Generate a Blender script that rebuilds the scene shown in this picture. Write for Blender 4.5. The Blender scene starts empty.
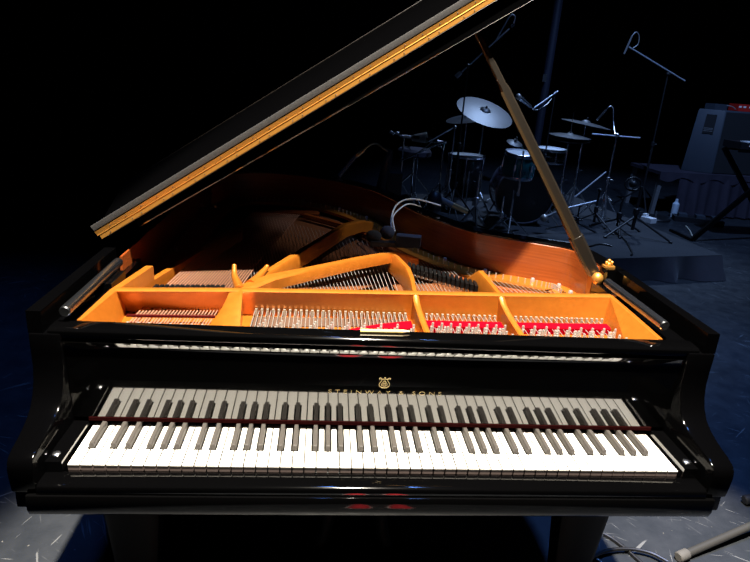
import bpy, bmesh, math, random
from mathutils import Vector, Matrix
random.seed(7)
scene = bpy.context.scene
C = scene.collection
PI = math.pi
V = Vector

# ------------------------------------------------------------------ camera
CAM = V((-0.1502, -0.98975, 1.47284))
PITCH, YAW, ROLL, FPX = -0.33264, 0.09878, 0.072695, 600.0
_f = V((math.sin(YAW)*math.cos(PITCH), math.cos(YAW)*math.cos(PITCH), math.sin(PITCH)))
_r = V((math.cos(YAW), -math.sin(YAW), 0))
_u = _r.cross(_f)
RX = _r*math.cos(ROLL) + _u*math.sin(ROLL)
UX = -_r*math.sin(ROLL) + _u*math.cos(ROLL)
cam_d = bpy.data.cameras.new('camera')
cam = bpy.data.objects.new('camera', cam_d); C.objects.link(cam)
cam.matrix_world = Matrix(((RX.x, UX.x, -_f.x, CAM.x), (RX.y, UX.y, -_f.y, CAM.y), (RX.z, UX.z, -_f.z, CAM.z), (0, 0, 0, 1)))
cam_d.sensor_width = 36.0; cam_d.lens = 36.0*FPX/750.0; cam_d.clip_start = 0.05; cam_d.clip_end = 60
scene.camera = cam

def ray(u, v):
    return _f + RX*((u-375.0)/FPX) + UX*((281.0-v)/FPX)
def atY(u, v, y):
    d = ray(u, v); return CAM + d*((y-CAM.y)/d.y)
def atZ(u, v, z):
    d = ray(u, v); return CAM + d*((z-CAM.z)/d.z)

# ------------------------------------------------------------------ materials
def mat(name, col, rough=0.4, metal=0.0, ior=1.5, coat=0.0, sheen=0.0, fn=None):
    m = bpy.data.materials.new(name); m.use_nodes = True
    b = m.node_tree.nodes['Principled BSDF']
    b.inputs['Base Color'].default_value = (*col, 1)
    b.inputs['Roughness'].default_value = rough
    b.inputs['Metallic'].default_value = metal
    b.inputs['IOR'].default_value = ior
    b.inputs['Coat Weight'].default_value = coat
    b.inputs['Coat Roughness'].default_value = 0.08
    b.inputs['Sheen Weight'].default_value = sheen
    if fn: fn(m.node_tree, b)
    return m
def N(t, ty, **k):
    n = t.nodes.new(ty)
    for a, v in k.items(): setattr(n, a, v)
    return n
def coords(t, scale=(1, 1, 1), rot=(0, 0, 0), vt='POINT'):
    tc = N(t, 'ShaderNodeTexCoord'); mp = N(t, 'ShaderNodeMapping', vector_type=vt)
    mp.inputs['Scale'].default_value = scale; mp.inputs['Rotation'].default_value = rot
    t.links.new(tc.outputs['Object'], mp.inputs['Vector']); return mp.outputs['Vector']
def noise(t, vec, scale, detail=4, rough=0.6):
    n = N(t, 'ShaderNodeTexNoise'); n.inputs['Scale'].default_value = scale
    n.inputs['Detail'].default_value = detail; n.inputs['Roughness'].default_value = rough
    t.links.new(vec, n.inputs['Vector']); return n.outputs['Fac']
def ramp(t, fac, stops):
    r = N(t, 'ShaderNodeValToRGB'); e = r.color_ramp.elements
    e[0].position, e[0].color = stops[0][0], (*stops[0][1], 1)
    e[1].position, e[1].color = stops[-1][0], (*stops[-1][1], 1)
    for p, c in stops[1:-1]:
        q = e.new(p); q.color = (*c, 1)
    t.links.new(fac, r.inputs['Fac']); return r.outputs['Color']
def bump(t, b, fac, strength=0.2, dist=0.002):
    n = N(t, 'ShaderNodeBump'); n.inputs['Strength'].default_value = strength; n.inputs['Distance'].default_value = dist
    t.links.new(fac, n.inputs['Height']); t.links.new(n.outputs['Normal'], b.inputs['Normal'])
def mx(t, fac, a, b_, mode='MIX'):
    m = N(t, 'ShaderNodeMix', data_type='RGBA', blend_type=mode)
    if isinstance(fac, float): m.inputs[0].default_value = fac
    else: t.links.new(fac, m.inputs[0])
    for s, x in ((6, a), (7, b_)):
        if isinstance(x, tuple): m.inputs[s].default_value = (*x, 1)
        else: t.links.new(x, m.inputs[s])
    return m.outputs[2]

def f_floor(t, b):
    base = ramp(t, noise(t, coords(t, (1, 1, 1)), 3.0, 6), [(0.3, (0.012, 0.0145, 0.019)), (0.7, (0.021, 0.0245, 0.030))])
    col = base
    for k, (ang, sc, th) in enumerate([(0.45, 4.4, 0.685), (-0.9, 3.6, 0.69), (1.45, 5.2, 0.69), (-0.35, 6.5, 0.695), (0.95, 7.5, 0.69)]):
        n = noise(t, coords(t, (1/15.0, 1/0.8, 1), (0, 0, ang), 'TEXTURE'), sc, 2, 0.5)
        m1 = ramp(t, n, [(th, (0, 0, 0)), (th+0.02, (1, 1, 1))])
        n2 = noise(t, coords(t, (1, 1, 1), (0, 0, ang+k)), 2.2, 3)
        m2 = ramp(t, n2, [(0.46, (0, 0, 0)), (0.56, (1, 1, 1))])
        f = mx(t, 1.0, m1, m2, 'MULTIPLY')
        col = mx(t, f, col, (0.105, 0.108, 0.11))
    sp = noise(t, coords(t), 60.0, 2)
    col = mx(t, ramp(t, sp, [(0.73, (0, 0, 0)), (0.75, (1, 1, 1))]), col, (0.15, 0.14, 0.12))
    t.links.new(col, b.inputs['Base Color'])
    r = ramp(t, noise(t, coords(t), 9.0, 4), [(0.3, (0.38,)*3), (0.7, (0.62,)*3)])
    t.links.new(r, b.inputs['Roughness'])
    bump(t, b, noise(t, coords(t), 140.0, 2), 0.15, 0.002)
def f_wood(t, b):
    n = noise(t, coords(t, (1.2, 1.2, 30)), 6.0, 5)
    c = ramp(t, n, [(0.25, (0.14, 0.030, 0.006)), (0.55, (0.20, 0.045, 0.009)), (0.8, (0.26, 0.062, 0.013))])
    t.links.new(c, b.inputs['Base Color'])
def f_spruce(t, b):
    n = noise(t, coords(t, (60, 1.5, 1), (0, 0, -0.6)), 4.0, 4)
    t.links.new(ramp(t, n, [(0.3, (0.10, 0.032, 0.012)), (0.7, (0.15, 0.055, 0.02))]), b.inputs['Base Color'])
def f_gold(t, b):
    n = noise(t, coords(t), 45.0, 3)
    t.links.new(ramp(t, n, [(0.3, (0.345, 0.104, 0.009)), (0.7, (0.41, 0.128, 0.012))]), b.inputs['Base Color'])
    bump(t, b, noise(t, coords(t), 300.0, 2), 0.08, 0.001)
def f_dust(t, b):
    n = noise(t, coords(t), 420.0, 3, 0.7)
    t.links.new(ramp(t, n, [(0.3, (0.006, 0.006, 0.006)), (0.7, (0.042, 0.041, 0.042))]), b.inputs['Base Color'])
def f_cymbal(t, b):
    w = N(t, 'ShaderNodeTexWave', wave_type='RINGS', rings_direction='Z'); w.inputs['Scale'].default_value = 30
    w.inputs['Distortion'].default_value = 1.0
    t.links.new(coords(t), w.inputs['Vector'])
    t.links.new(ramp(t, w.outputs['Fac'], [(0.0, (0.09, 0.09, 0.095)), (1.0, (0.14, 0.14, 0.145))]), b.inputs['Base Color'])
def f_cloth(c1, c2):
    def f(t, b):
        n = noise(t, coords(t), 5.0, 5)
        t.links.new(ramp(t, n, [(0.3, c1), (0.7, c2)]), b.inputs['Base Color'])
        bump(t, b, noise(t, coords(t), 260.0, 2), 0.3, 0.002)
    return f
def f_carpet(t, b):
    n = noise(t, coords(t), 4.0, 6)
    t.links.new(ramp(t, n, [(0.3, (0.016, 0.018, 0.022)), (0.7, (0.025, 0.027, 0.032))]), b.inputs['Base Color'])
    bump(t, b, noise(t, coords(t), 420.0, 2), 0.6, 0.004)
def f_ivory(t, b):
    n = noise(t, coords(t, (3, 0.6, 1)), 12.0, 3)
    t.links.new(ramp(t, n, [(0.3, (0.55, 0.53, 0.485)), (0.7, (0.60, 0.585, 0.545))]), b.inputs['Base Color'])

M = dict(
    lacquer=mat('black_lacquer', (0.0008, 0.0008, 0.0009), 0.05, 0, 1.62, 0.35),
    mirror=mat('black_polished_lacquer', (0.0008, 0.0008, 0.0008), 0.03, 0, 1.85, 0.45),
    armgloss=mat('black_arm_lacquer', (0.0006, 0.0006, 0.0007), 0.10, 0, 1.2),
    bedgloss=mat('keybed_lacquer', (0.0012, 0.0012, 0.0013), 0.06, 0, 1.36),
    proppaint=mat('prop_paint', (0.010, 0.008, 0.006), 0.35),
    railmetal=mat('dark_rail_metal', (0.36, 0.38, 0.41), 0.25, 1.0),
    satin=mat('black_satin', (0.0012, 0.0012, 0.0014), 0.5, 0, 1.28),
    ivory=mat('ivory_keytop', (0.84, 0.82, 0.77), 0.3, 0, 1.5, fn=f_ivory),
    keywood=mat('key_front', (0.11, 0.082, 0.075), 0.5),
    ebony=mat('ebony_key', (0.045, 0.04, 0.036), 0.42),
    gold=mat('gold_plate_paint', (0.8, 0.4, 0.08), 0.36, 0.45, 1.5, 0.25, fn=f_gold),
    brass=mat('polished_brass', (0.62, 0.29, 0.055), 0.40, 0.75),
    satinsteel=mat('satin_steel', (0.5, 0.53, 0.6), 0.42, 0.5),
    gilt=mat('pale_gilt', (0.42, 0.32, 0.15), 0.4, 0.3),
    steel=mat('plain_steel', (0.52, 0.49, 0.45), 0.32, 0.7),
    chrome=mat('chrome', (0.88, 0.90, 0.93), 0.24, 1.0),
    copper=mat('copper_winding', (0.30, 0.15, 0.095), 0.5, 0.3, 1.2),
    palemetal=mat('pale_nickel', (0.42, 0.37, 0.30), 0.35, 0.6),
    felt_red=mat('red_felt', (0.20, 0.001, 0.006), 0.95, 0, 1.03),
    felt_dark=mat('dark_red_felt', (0.012, 0.002, 0.002), 0.95, 0, 1.03),
    felt_rest=mat('rest_felt_red', (0.035, 0.003, 0.003), 0.95, 0, 1.03),
    felt_shade_brown=mat('brown_felt_and_shade', (0.075, 0.042, 0.028), 0.95, 0, 1.03),  # treble damper felt, also the painted shade under the middle strings
    felt_white=mat('white_felt', (0.6, 0.56, 0.5), 0.9),
    veneer=mat('mahogany_veneer', (0.4, 0.12, 0.03), 0.25, 0, 1.5, 0.25, fn=f_wood),
    spruce=mat('spruce_board', (0.3, 0.12, 0.04), 0.4, fn=f_spruce),
    dust=mat('dusty_edge', (0.15, 0.15, 0.15), 0.75, fn=f_dust),
    floor=mat('scuffed_stage_paint', (0.02, 0.026, 0.036), 0.5, fn=f_floor),
    drape=mat('black_drape', (0.004, 0.004, 0.005), 0.9),
    carpet=mat('dark_riser_carpet', (0.03, 0.034, 0.045), 0.9, fn=f_carpet),
    skirt=mat('black_riser_cloth', (0.012, 0.011, 0.016), 0.8, sheen=0.2, fn=f_cloth((0.02, 0.018, 0.026), (0.034, 0.03, 0.042))),
    tablecloth=mat('plum_black_cloth', (0.02, 0.016, 0.03), 0.8, fn=f_cloth((0.02, 0.016, 0.03), (0.034, 0.027, 0.046))),
    cymbal=mat('bronze_cymbal', (0.6, 0.55, 0.46), 0.45, 0.75, fn=f_cymbal),
    head=mat('coated_drumhead', (0.75, 0.76, 0.78), 0.5),
    drumblack=mat('black_drum_shell', (0.008, 0.008, 0.01), 0.15, coat=0.5),
    headblack=mat('black_drumhead', (0.007, 0.007, 0.008), 0.3),
    plumshell=mat('plum_drum_shell', (0.035, 0.026, 0.045), 0.25, coat=0.5),
    hoopgrey=mat('dark_grey_hoop', (0.10, 0.10, 0.13), 0.3, coat=0.3),
    teal=mat('teal_drum_shell', (0.008, 0.18, 0.20), 0.2, coat=0.6),
    plastic=mat('black_plastic', (0.012, 0.012, 0.014), 0.45),
    foam=mat('black_foam', (0.010, 0.010, 0.012), 0.95),
    bluefoam=mat('blue_grey_foam', (0.016, 0.020, 0.032), 0.95),
    greymetal=mat('grey_paint', (0.20, 0.20, 0.21), 0.4, 0.3),
    micgold=mat('champagne_metal', (0.62, 0.42, 0.2), 0.35, 0.9),
    cable_pale=mat('pale_cable', (0.62, 0.58, 0.46), 0.5),
    cable=mat('black_cable', (0.004, 0.004, 0.0045), 0.4),
    tolex=mat('black_tolex', (0.035, 0.045, 0.062), 0.6),
    red=mat('red_enamel', (0.5, 0.02, 0.015), 0.4),
    white=mat('white_paint', (0.8, 0.8, 0.8), 0.5),
    pencil=mat('yellow_pencil_paint', (0.85, 0.62, 0.2), 0.35),
    pencilwood=mat('bare_pencil_wood', (0.75, 0.55, 0.33), 0.7),
    graphite=mat('graphite', (0.03, 0.03, 0.03), 0.4),
    legpaint=mat('grey_leg_paint', (0.036, 0.035, 0.032), 0.45),
    rubber=mat('grey_rubber', (0.085, 0.08, 0.072), 0.7),
    bottle=mat('clear_plastic', (0.6, 0.7, 0.8), 0.1, 0, 1.4),
    suede=mat('red_suede', (0.8, 0.03, 0.05), 0.8, sheen=0.2),
)

# ------------------------------------------------------------------ mesh builder
class MB:
    def __init__(s): s.bm = bmesh.new()
    def _add(s, vs, fs):
        b = [s.bm.verts.new(v) for v in vs]
        out = []
        for f in fs:
            try: out.append(s.bm.faces.new([b[i] for i in f]))
            except ValueError: pass
        return b, out
    def box(s, c, d, rot=None, bevel=0.0, seg=2):
        x, y, z = d[0]/2, d[1]/2, d[2]/2
        vs = [V(p) for p in ((-x,-y,-z),(x,-y,-z),(x,y,-z),(-x,y,-z),(-x,-y,z),(x,-y,z),(x,y,z),(-x,y,z))]
        if rot is not None: vs = [rot @ v for v in vs]
        c = V(c)
        b, f = s._add([v+c for v in vs], [(0,3,2,1),(4,5,6,7),(0,1,5,4),(1,2,6,5),(2,3,7,6),(3,0,4,7)])
        if bevel: s._bev(b, bevel, seg)
        return s
    def _bev(s, verts, w, seg=2, ang=0.5):
        vset = set(verts)
        es = set(e for v in verts for e in v.link_edges if e.verts[0] in vset and e.verts[1] in vset)
        es = [e for e in es if len(e.link_faces) == 2 and e.calc_face_angle(0) > ang]
        bmesh.ops.bevel(s.bm, geom=es, offset=w, segments=seg, profile=0.5, affect='EDGES', clamp_overlap=True)
    def bar(s, a, b, w, h, bevel=0.0, up=V((0, 0, 1))):
        a, b = V(a), V(b); d = (b-a); L = d.length; d.normalize()
        x = d.cross(up).normalized(); u = x.cross(d)
        R = Matrix((x, d, u)).transposed()
        return s.box((a+b)/2, (w, L, h), R, bevel)
    def loft(s, rings, closed=True, cap=True):
        n = len(rings[0]); vs = [V(p) for r in rings for p in r]; fs = []
        for i in range(len(rings)-1):
            for j in range(n if closed else n-1):
                k = (j+1) % n
                fs.append((i*n+j, i*n+k, (i+1)*n+k, (i+1)*n+j))
        if cap and closed:
            fs.append(tuple(reversed(range(n)))); fs.append(tuple((len(rings)-1)*n+j for j in range(n)))
        return s._add(vs, fs)
    def tube(s, pts, r, n=8, cap=True):
        pts = [V(p) for p in pts]; rs = r if isinstance(r, (list, tuple)) else [r]*len(pts)
        rings = []; prev = None
        for i, p in enumerate(pts):
            t = (pts[min(i+1, len(pts)-1)] - pts[max(i-1, 0)]).normalized()
            if prev is None:
                a = t.cross(V((0, 0, 1)))
                if a.length < 1e-3: a = t.cross(V((1, 0, 0)))
            else: a = prev - t*prev.dot(t)
            a.normalize(); prev = a; b = t.cross(a)
            rings.append([p + (a*math.cos(2*PI*k/n) + b*math.sin(2*PI*k/n))*rs[i] for k in range(n)])
        s.loft(rings, True, cap); return s
    def lathe(s, prof, c=(0, 0, 0), axis=(0, 0, 1), n=24, cap=False):
        ax = V(axis).normalized(); c = V(c)
        a = ax.cross(V((0, 1, 0)))
        if a.length < 1e-3: a = ax.cross(V((1, 0, 0)))
        a.normalize(); b = ax.cross(a)
        rings = [[c + ax*h + (a*math.cos(2*PI*k/n) + b*math.sin(2*PI*k/n))*max(r, 1e-5) for k in range(n)] for r, h in prof]
        s.loft(rings, True, cap); return s
    def cyl(s, a, b, r, n=16, bev=0.0):
        a, b = V(a), V(b); L = (b-a).length; e = min(bev, r*0.5)
        pr = [(r-e, 0), (r, e), (r, L-e), (r-e, L)] if e else [(r, 0), (r, L)]
        return s.lathe(pr, a, b-a, n, True)
    def ball(s, c, r, sc=(1, 1, 1), n=14, m=9, rot=None):
        rings = []
        for i in range(m+1):
            th = PI*i/m
            ring = []
            for k in range(n):
                p = V((math.sin(th)*math.cos(2*PI*k/n)*r*sc[0]+1e-6*math.cos(2*PI*k/n), math.sin(th)*math.sin(2*PI*k/n)*r*sc[1]+1e-6*math.sin(2*PI*k/n), -math.cos(th)*r*sc[2]))
                if rot is not None: p = rot @ p
                ring.append(V(c)+p)
            rings.append(ring)
        s.loft(rings, True, True); return s
    def prism(s, poly, a, b, axis='z', bevel=0.0, seg=2, ang=0.5):
        def P(p, h):
            return {'z': V((p[0], p[1], h)), 'x': V((h, p[0], p[1])), 'y': V((p[0], h, p[1]))}[axis]
        n = len(poly); vs = [P(p, a) for p in poly] + [P(p, b) for p in poly]
        fs = [(j, (j+1) % n, n+(j+1) % n, n+j) for j in range(n)]
        fs += [tuple(reversed(range(n))), tuple(range(n, 2*n))]
        bb, ff = s._add(vs, fs)
        if bevel:
            bmesh.ops.recalc_face_normals(s.bm, faces=ff); s._bev(bb, bevel, seg, ang)
        return s
    def mesh(s, name, m, smooth=True):
        bmesh.ops.remove_doubles(s.bm, verts=s.bm.verts, dist=2e-6)
        bmesh.ops.recalc_face_normals(s.bm, faces=s.bm.faces)
        me = bpy.data.meshes.new(name); s.bm.to_mesh(me); s.bm.free()
        me.materials.append(m)
        if smooth:
            me.shade_smooth(); me.set_sharp_from_angle(angle=math.radians(38))
        return me
    def build(s, name, m, parent=None, smooth=True):
        return put(name, s.mesh(name, m, smooth), parent)

def put(name, me, parent=None, loc=None):
    o = bpy.data.objects.new(name, me); C.objects.link(o)
    if loc is not None: o.location = loc
    if parent is not None: adopt(o, parent)
    return o
def adopt(o, parent):
    o.parent = parent
    w = parent.location.copy(); p = parent.parent
    o.matrix_parent_inverse = Matrix.Translation(-w) if parent.type == 'EMPTY' else Matrix.Identity(4)
def tag(o, label=None, cat=None, group=None, kind=None):
    if label: o['label'] = label
    if cat: o['category'] = cat
    if group: o['group'] = group
    if kind: o['kind'] = kind
    return o
def thing(name, loc, label, cat, group=None):
    o = bpy.data.objects.new(name, None); C.objects.link(o); o.empty_display_size = 0.05
    o.location = V(loc); return tag(o, label, cat, group)
def spline(pts, n=8):
    pts = [V(p) for p in pts]; out = []
    for i in range(len(pts)-1):
        p0 = pts[max(i-1, 0)]; p1 = pts[i]; p2 = pts[i+1]; p3 = pts[min(i+2, len(pts)-1)]
        for k in range(n):
            t = k/n
            out.append(0.5*((2*p1)+(p2-p0)*t+(2*p0-5*p1+4*p2-p3)*t*t+(-p0+3*p1-3*p2+p3)*t**3))
    out.append(pts[-1]); return out
def lerp(a, b, t): return a+(b-a)*t
def sstep(x):
    x = max(0, min(1, x)); return x*x*(3-2*x)
def txt(body, size, m, spacing=1.0, depth=0.0003, sx=1.0):
    cu = bpy.data.curves.new('txt', 'FONT'); cu.body = body; cu.size = size; cu.align_x = 'CENTER'; cu.align_y = 'CENTER'
    cu.space_character = spacing; cu.extrude = depth; cu.offset = -0.00042
    ob = bpy.data.objects.new('txt', cu); C.objects.link(ob)
    dg = bpy.context.evaluated_depsgraph_get(); dg.update()
    me = bpy.data.meshes.new_from_object(ob.evaluated_get(dg))
    bpy.data.objects.remove(ob); bpy.data.curves.remove(cu)
    me.materials.clear(); me.materials.append(m); return me

# ------------------------------------------------------------------ the setting
b = MB(); b._add([(-6, -4, 0), (9, -4, 0), (9, 12, 0), (-6, 12, 0)], [(0, 1, 2, 3)])
tag(b.build('floor', M['floor']), kind='structure')
def drape_wall(name, a, c, h, amp=0.06, per=0.32):
    a, c = V(a), V(c); L = (c-a).length; n = int(L/per*8); d = (c-a)/n
    nrm = V((-d.y, d.x, 0)).normalized(); r0 = []; r1 = []
    for i in range(n+1):
        p = a+d*i+nrm*(amp*math.sin(2*PI*i/8)+0.4*amp*math.sin(i*0.37))
        r0.append(p); r1.append(p+V((0, 0, h)))
    b = MB(); b.loft([r0, r1], closed=False, cap=False)
    tag(b.build(name, M['drape']), kind='structure')
drape_wall('wall_back', (-6, 11.8, 0), (9, 11.8, 0), 6.5)
drape_wall('wall_left', (-5.8, -4, 0), (-5.8, 11.8, 0), 6.5)
drape_wall('wall_right', (8.8, 11.8, 0), (8.8, -4, 0), 6.5)

# ------------------------------------------------------------------ grand piano
piano = thing('grand_piano', (0, 0.8, 0), 'glossy black concert grand piano with raised lid and gold iron frame inside', 'piano')
def part(mb, name, m, parent=piano, label=None, smooth=True):
    o = mb.build(name, M[m], parent, smooth)
    if label: o['label'] = label
    return o
RIMZ = 0.998
inner = [(0.655, 0.12), (0.655, 0.45), (0.655, 0.60), (0.654, 0.68), (0.645, 0.748), (0.618, 0.787), (0.552, 0.826), (0.452, 0.877), (0.363, 0.935), (0.297, 1.024),
         (0.228, 1.147), (0.174, 1.287), (0.128, 1.445), (0.072, 1.580), (-0.008, 1.695), (-0.117, 1.800), (-0.26, 1.875), (-0.40, 1.895), (-0.52, 1.86), (-0.60, 1.78), (-0.643, 1.64), (-0.653, 1.45),
         (-0.655, 1.2), (-0.655, 0.9), (-0.655, 0.6), (-0.655, 0.12)]
inn = [V((p.x, p.y)) for p in spline([(x, y, 0) for x, y in inner], 5)]
def offset(curve, d):
    out = []
    for i, p in enumerate(curve):
        t = (curve[min(i+1, len(curve)-1)]-curve[max(i-1, 0)]).normalized()
        out.append(p+V((t.y, -t.x))*d)
    return out
outer = offset(inn, 0.0525)
def rimloft(ci, co, z0, z1, ch):
    rings = []
    for p, q in zip(ci, co):
        d = (q-p).normalized()
        a, c = p+d*ch, q-d*ch
        rings.append([V((p.x, p.y, z0)), V((q.x, q.y, z0)), V((q.x, q.y, z1-ch)), V((c.x, c.y, z1)), V((a.x, a.y, z1)), V((p.x, p.y, z1-ch))])
    return rings
i0 = next(i for i, p in enumerate(inn) if p.y > 0.54); i1 = len(inn)-i0
b = MB(); b.loft(rimloft(inn[i0:i1], outer[i0:i1], 0.665, RIMZ, 0.003)); rim = part(b, 'rim', 'lacquer')
# veneered lining on the inside of the rim
j0 = next(i for i, p in enumerate(inn) if p.y > 0.60); j1 = len(inn)-next(i for i, p in enumerate(reversed(inn)) if p.y > 0.42)
b = MB(); b.loft(rimloft(offset(inn, -0.006)[j0:j1], offset(inn, -0.0005)[j0:j1], 0.87, RIMZ-0.007, 0.001))
part(b, 'rim_lining', 'veneer', label='mahogany veneer lining inside the curved rim')
# arms with S-curved fronts
prof = [(-0.040, 0.707), (-0.044, 0.735), (-0.0455, 0.758), (-0.043, 0.771), (-0.035, 0.780), (-0.015, 0.786), (0.01, 0.789), (0.035, 0.793),
        (0.062, 0.799), (0.084, 0.809), (0.101, 0.826), (0.113, 0.850), (0.119, 0.878), (0.119, 0.91), (0.118, 0.952), (0.56, 0.952), (0.56, 0.665), (-0.03, 0.665), (-0.03, 0.707)]
def xo(y): return lerp(0.692, 0.7075, sstep((y+0.055)/0.2))
for s in (-1, 1):
    b = MB()
    ra = [V((s*0.647, y, z)) for y, z in prof]; rb = [V((s*xo(y), y, z)) for y, z in prof]
    bb, ff = b.loft([ra, rb]); bmesh.ops.recalc_face_normals(b.bm, faces=ff); b._bev(bb, 0.004, 2, 0.6)
    b.box((s*0.6935, 0.341, 0.975), (0.0275, 0.438, 0.046), bevel=0.003)
    part(b, 'arm', 'armgloss')
# keybed, key slip
b = MB()
b.prism([(-0.0475, 0.675), (-0.0475, 0.7055), (0.30, 0.7055), (0.30, 0.66), (-0.042, 0.66)], -0.666, 0.666, 'x', bevel=0.002); part(b, 'keybed', 'bedgloss')
b = MB()
sl = [(-0.0435, 0.7065), (-0.0440, 0.716), (-0.0425, 0.7215), (-0.038, 0.7245), (-0.032, 0.7255), (-0.002, 0.7245), (0.002, 0.7235), (0.005, 0.7205), (0.005, 0.7065)]
b.prism(sl, -0.6465, 0.6465, 'x', bevel=0.0008); part(b, 'key_slip', 'lacquer')
# key blocks with screw
for s in (-1, 1):
    b = MB(); b.box((s*0.6305, 0.067, 0.727), (0.0310, 0.140, 0.041), bevel=0.003)
    kb = part(b, 'key_block', 'lacquer')
    b = MB(); b.lathe([(0.0, 0.0035), (0.005, 0.0033), (0.0075, 0.0018), (0.008, 0.0)], (s*0.634, 0.022, 0.7475), n=16)
    o = b.build('screw', M['chrome']); o.parent = kb; o['label'] = 'domed chrome screw'
# keys
W = 0.0235; X0 = -0.611
KB = 0.152
def white_mesh(l, r):
    # l, r: notch widths left / right at the black keys
    w = W-0.0021; y1 = 0.058; b = MB()
    poly = [(0, 0.007), (w, 0.007), (w, y1), (w-r, y1), (w-r, KB), (l, KB), (l, y1), (0, y1)]
    q = []
    for p in poly:
        if not q or (abs(p[0]-q[-1][0])+abs(p[1]-q[-1][1])) > 1e-6: q.append(p)
    b.prism(q, 0.7315, 0.735, 'z', bevel=0.0006, seg=2)
    me1 = b.mesh('white_key', M['ivory'])
    return me1
def key_body_mesh():
    w = W-0.0021; b = MB()
    b.box((w/2, 0.0088, 0.7265), (w-0.0008, 0.002, 0.0105)); b.box((w/2, 0.032, 0.7245), (w-0.002, 0.044, 0.0125))
    return b.mesh('key_front', M['keywood'])
kf = key_body_mesh()
# notch pattern by note C D E F G A B
pat = {'C': (0, 0.0095), 'D': (0.0043, 0.0043), 'E': (0.0095, 0), 'F': (0, 0.0098), 'G': (0.0040, 0.0068), 'A': (0.0068, 0.0040), 'B': (0.0098, 0)}
wm = {k: white_mesh(*v) for k, v in pat.items()}
wfirst = white_mesh(0, 0.0040); wlast = white_mesh(0, 0)
bm_ = MB()
rg = lambda y, z0, w: [(-w, y), (w, y)]
bw = 0.0052
rings = []
for y, zt, ww in ((0.0595, 0.737, bw), (0.0610, 0.7440, bw*0.92), (0.0635, 0.7462, bw*0.88), (0.10, 0.7468, bw*0.88), (KB, 0.7470, bw*0.88)):
    rings.append([V((-bw, y, 0.728)), V((bw, y, 0.728)), V((ww, y, zt-0.0012)), V((ww*0.8, y, zt)), V((-ww*0.8, y, zt)), V((-ww, y, zt-0.0012))])
bm_.loft(rings); blk = bm_.mesh('black_key', M['ebony'])
names = 'ABCDEFG'
for i in range(52):
    nm = names[i % 7]; me = wfirst if i == 0 else wlast if i == 51 else wm[nm]
    k = put('white_key', me, piano, V((X0+i*W+0.00105, 0, 0)))
    f = bpy.data.objects.new('key_front', kf); C.objects.link(f); f.parent = k
    if i < 51 and nm in 'ACDFG':
        off = {'C': -0.0026, 'D': 0.0026, 'F': -0.003, 'G': 0.0, 'A': 0.003}[nm]
        put('black_key', blk, piano, V((X0+(i+1)*W+off, 0, 0)))
# nameboard felt, fallboard
b = MB(); b.box((0, 0.1400, 0.7520), (1.232, 0.006, 0.008), bevel=0.001); part(b, 'nameboard_felt', 'felt_dark', label='dark red felt strip behind the keys')
FBT = math.radians(-3.9)
b = MB()
fy0, fz0, fz1 = 0.139, 0.7555, 0.911
fy1 = fy0+(fz1-fz0)*math.tan(FBT)
fp = [(fy0, fz0), (fy1, fz1)]
for k in range(1, 9):   # the top curls gently forward
    a = math.radians(27)*k/8
    fp.append((fy1-0.05*(1-math.cos(a)), fz1+0.05*math.sin(a)))
fp += [(fy1+0.004, 0.9385), (fy1+0.016, 0.9385), (fy0+0.014, fz0)]
b.prism(fp, -0.645, 0.645, 'x'); fall = part(b, 'fallboard', 'mirror')
def fb_pt(x, z): return V((x, fy0+(z-fz0)*math.tan(FBT)-0.0004, z))
me = txt('STEINWAY & SONS', 0.0128, M['gilt'], 1.62)
xs = [v.co.x for v in me.vertices]; sc = 0.243/(max(xs)-min(xs)); cx = (max(xs)+min(xs))/2
for v in me.vertices:
    x, y, z = v.co; v.co = fb_pt(0.0005+(x-cx)*sc, 0.8315+y)+V((0, -z, 0))
o = put('lettering', me, None); o.parent = fall; o['label'] = 'gold maker name in spaced capitals'
b = MB(); lc = V((-0.003, 0, 0.8565)); sz = 0.0122
def L3(x, y): return fb_pt(lc.x+x*sz, lc.z+y*sz)
for s in (-1, 1):
    b.tube(spline([L3(s*0.28, -1.0), L3(s*0.75, -0.75), L3(s*0.92, -0.3), L3(s*0.62, 0.25), L3(s*0.5, 0.6), L3(s*0.72, 0.95), L3(s*0.98, 0.85), L3(s*0.86, 0.66)], 5), 0.0006, 6)
    b.tube(spline([L3(0, -0.75), L3(s*0.45, -0.55), L3(s*0.55, -0.25), L3(s*0.25, -0.3), L3(s*0.2, -0.55)], 4), 0.0004, 6)
    b.tube(spline([L3(0, -0.2), L3(s*0.3, -0.05), L3(s*0.22, 0.2), L3(0, 0.35)], 4), 0.0006, 6)
for x in (-0.15, 0, 0.15): b.tube([L3(x, -0.8), L3(x, 0.8)], 0.00025, 5)
b.tube([L3(-0.75, 0.72), L3(0.75, 0.72)], 0.0005, 6); b.tube([L3(-0.5, -1.02), L3(0.5, -1.02)], 0.0007, 6)
b.ball(L3(0, 1.0), 0.0012)
o = b.build('lyre_emblem', M['gilt']); o.parent = fall; o['label'] = 'gold lyre emblem above the maker name'
# stretcher
b = MB()
b.prism([(0.122, 0.9435), (0.122, 0.957), (0.128, 0.9615), (0.164, 0.9625), (0.170, 0.957), (0.170, 0.9435)], -0.672, 0.672, 'x', bevel=0.0015)
part(b, 'stretcher', 'lacquer')
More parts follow.
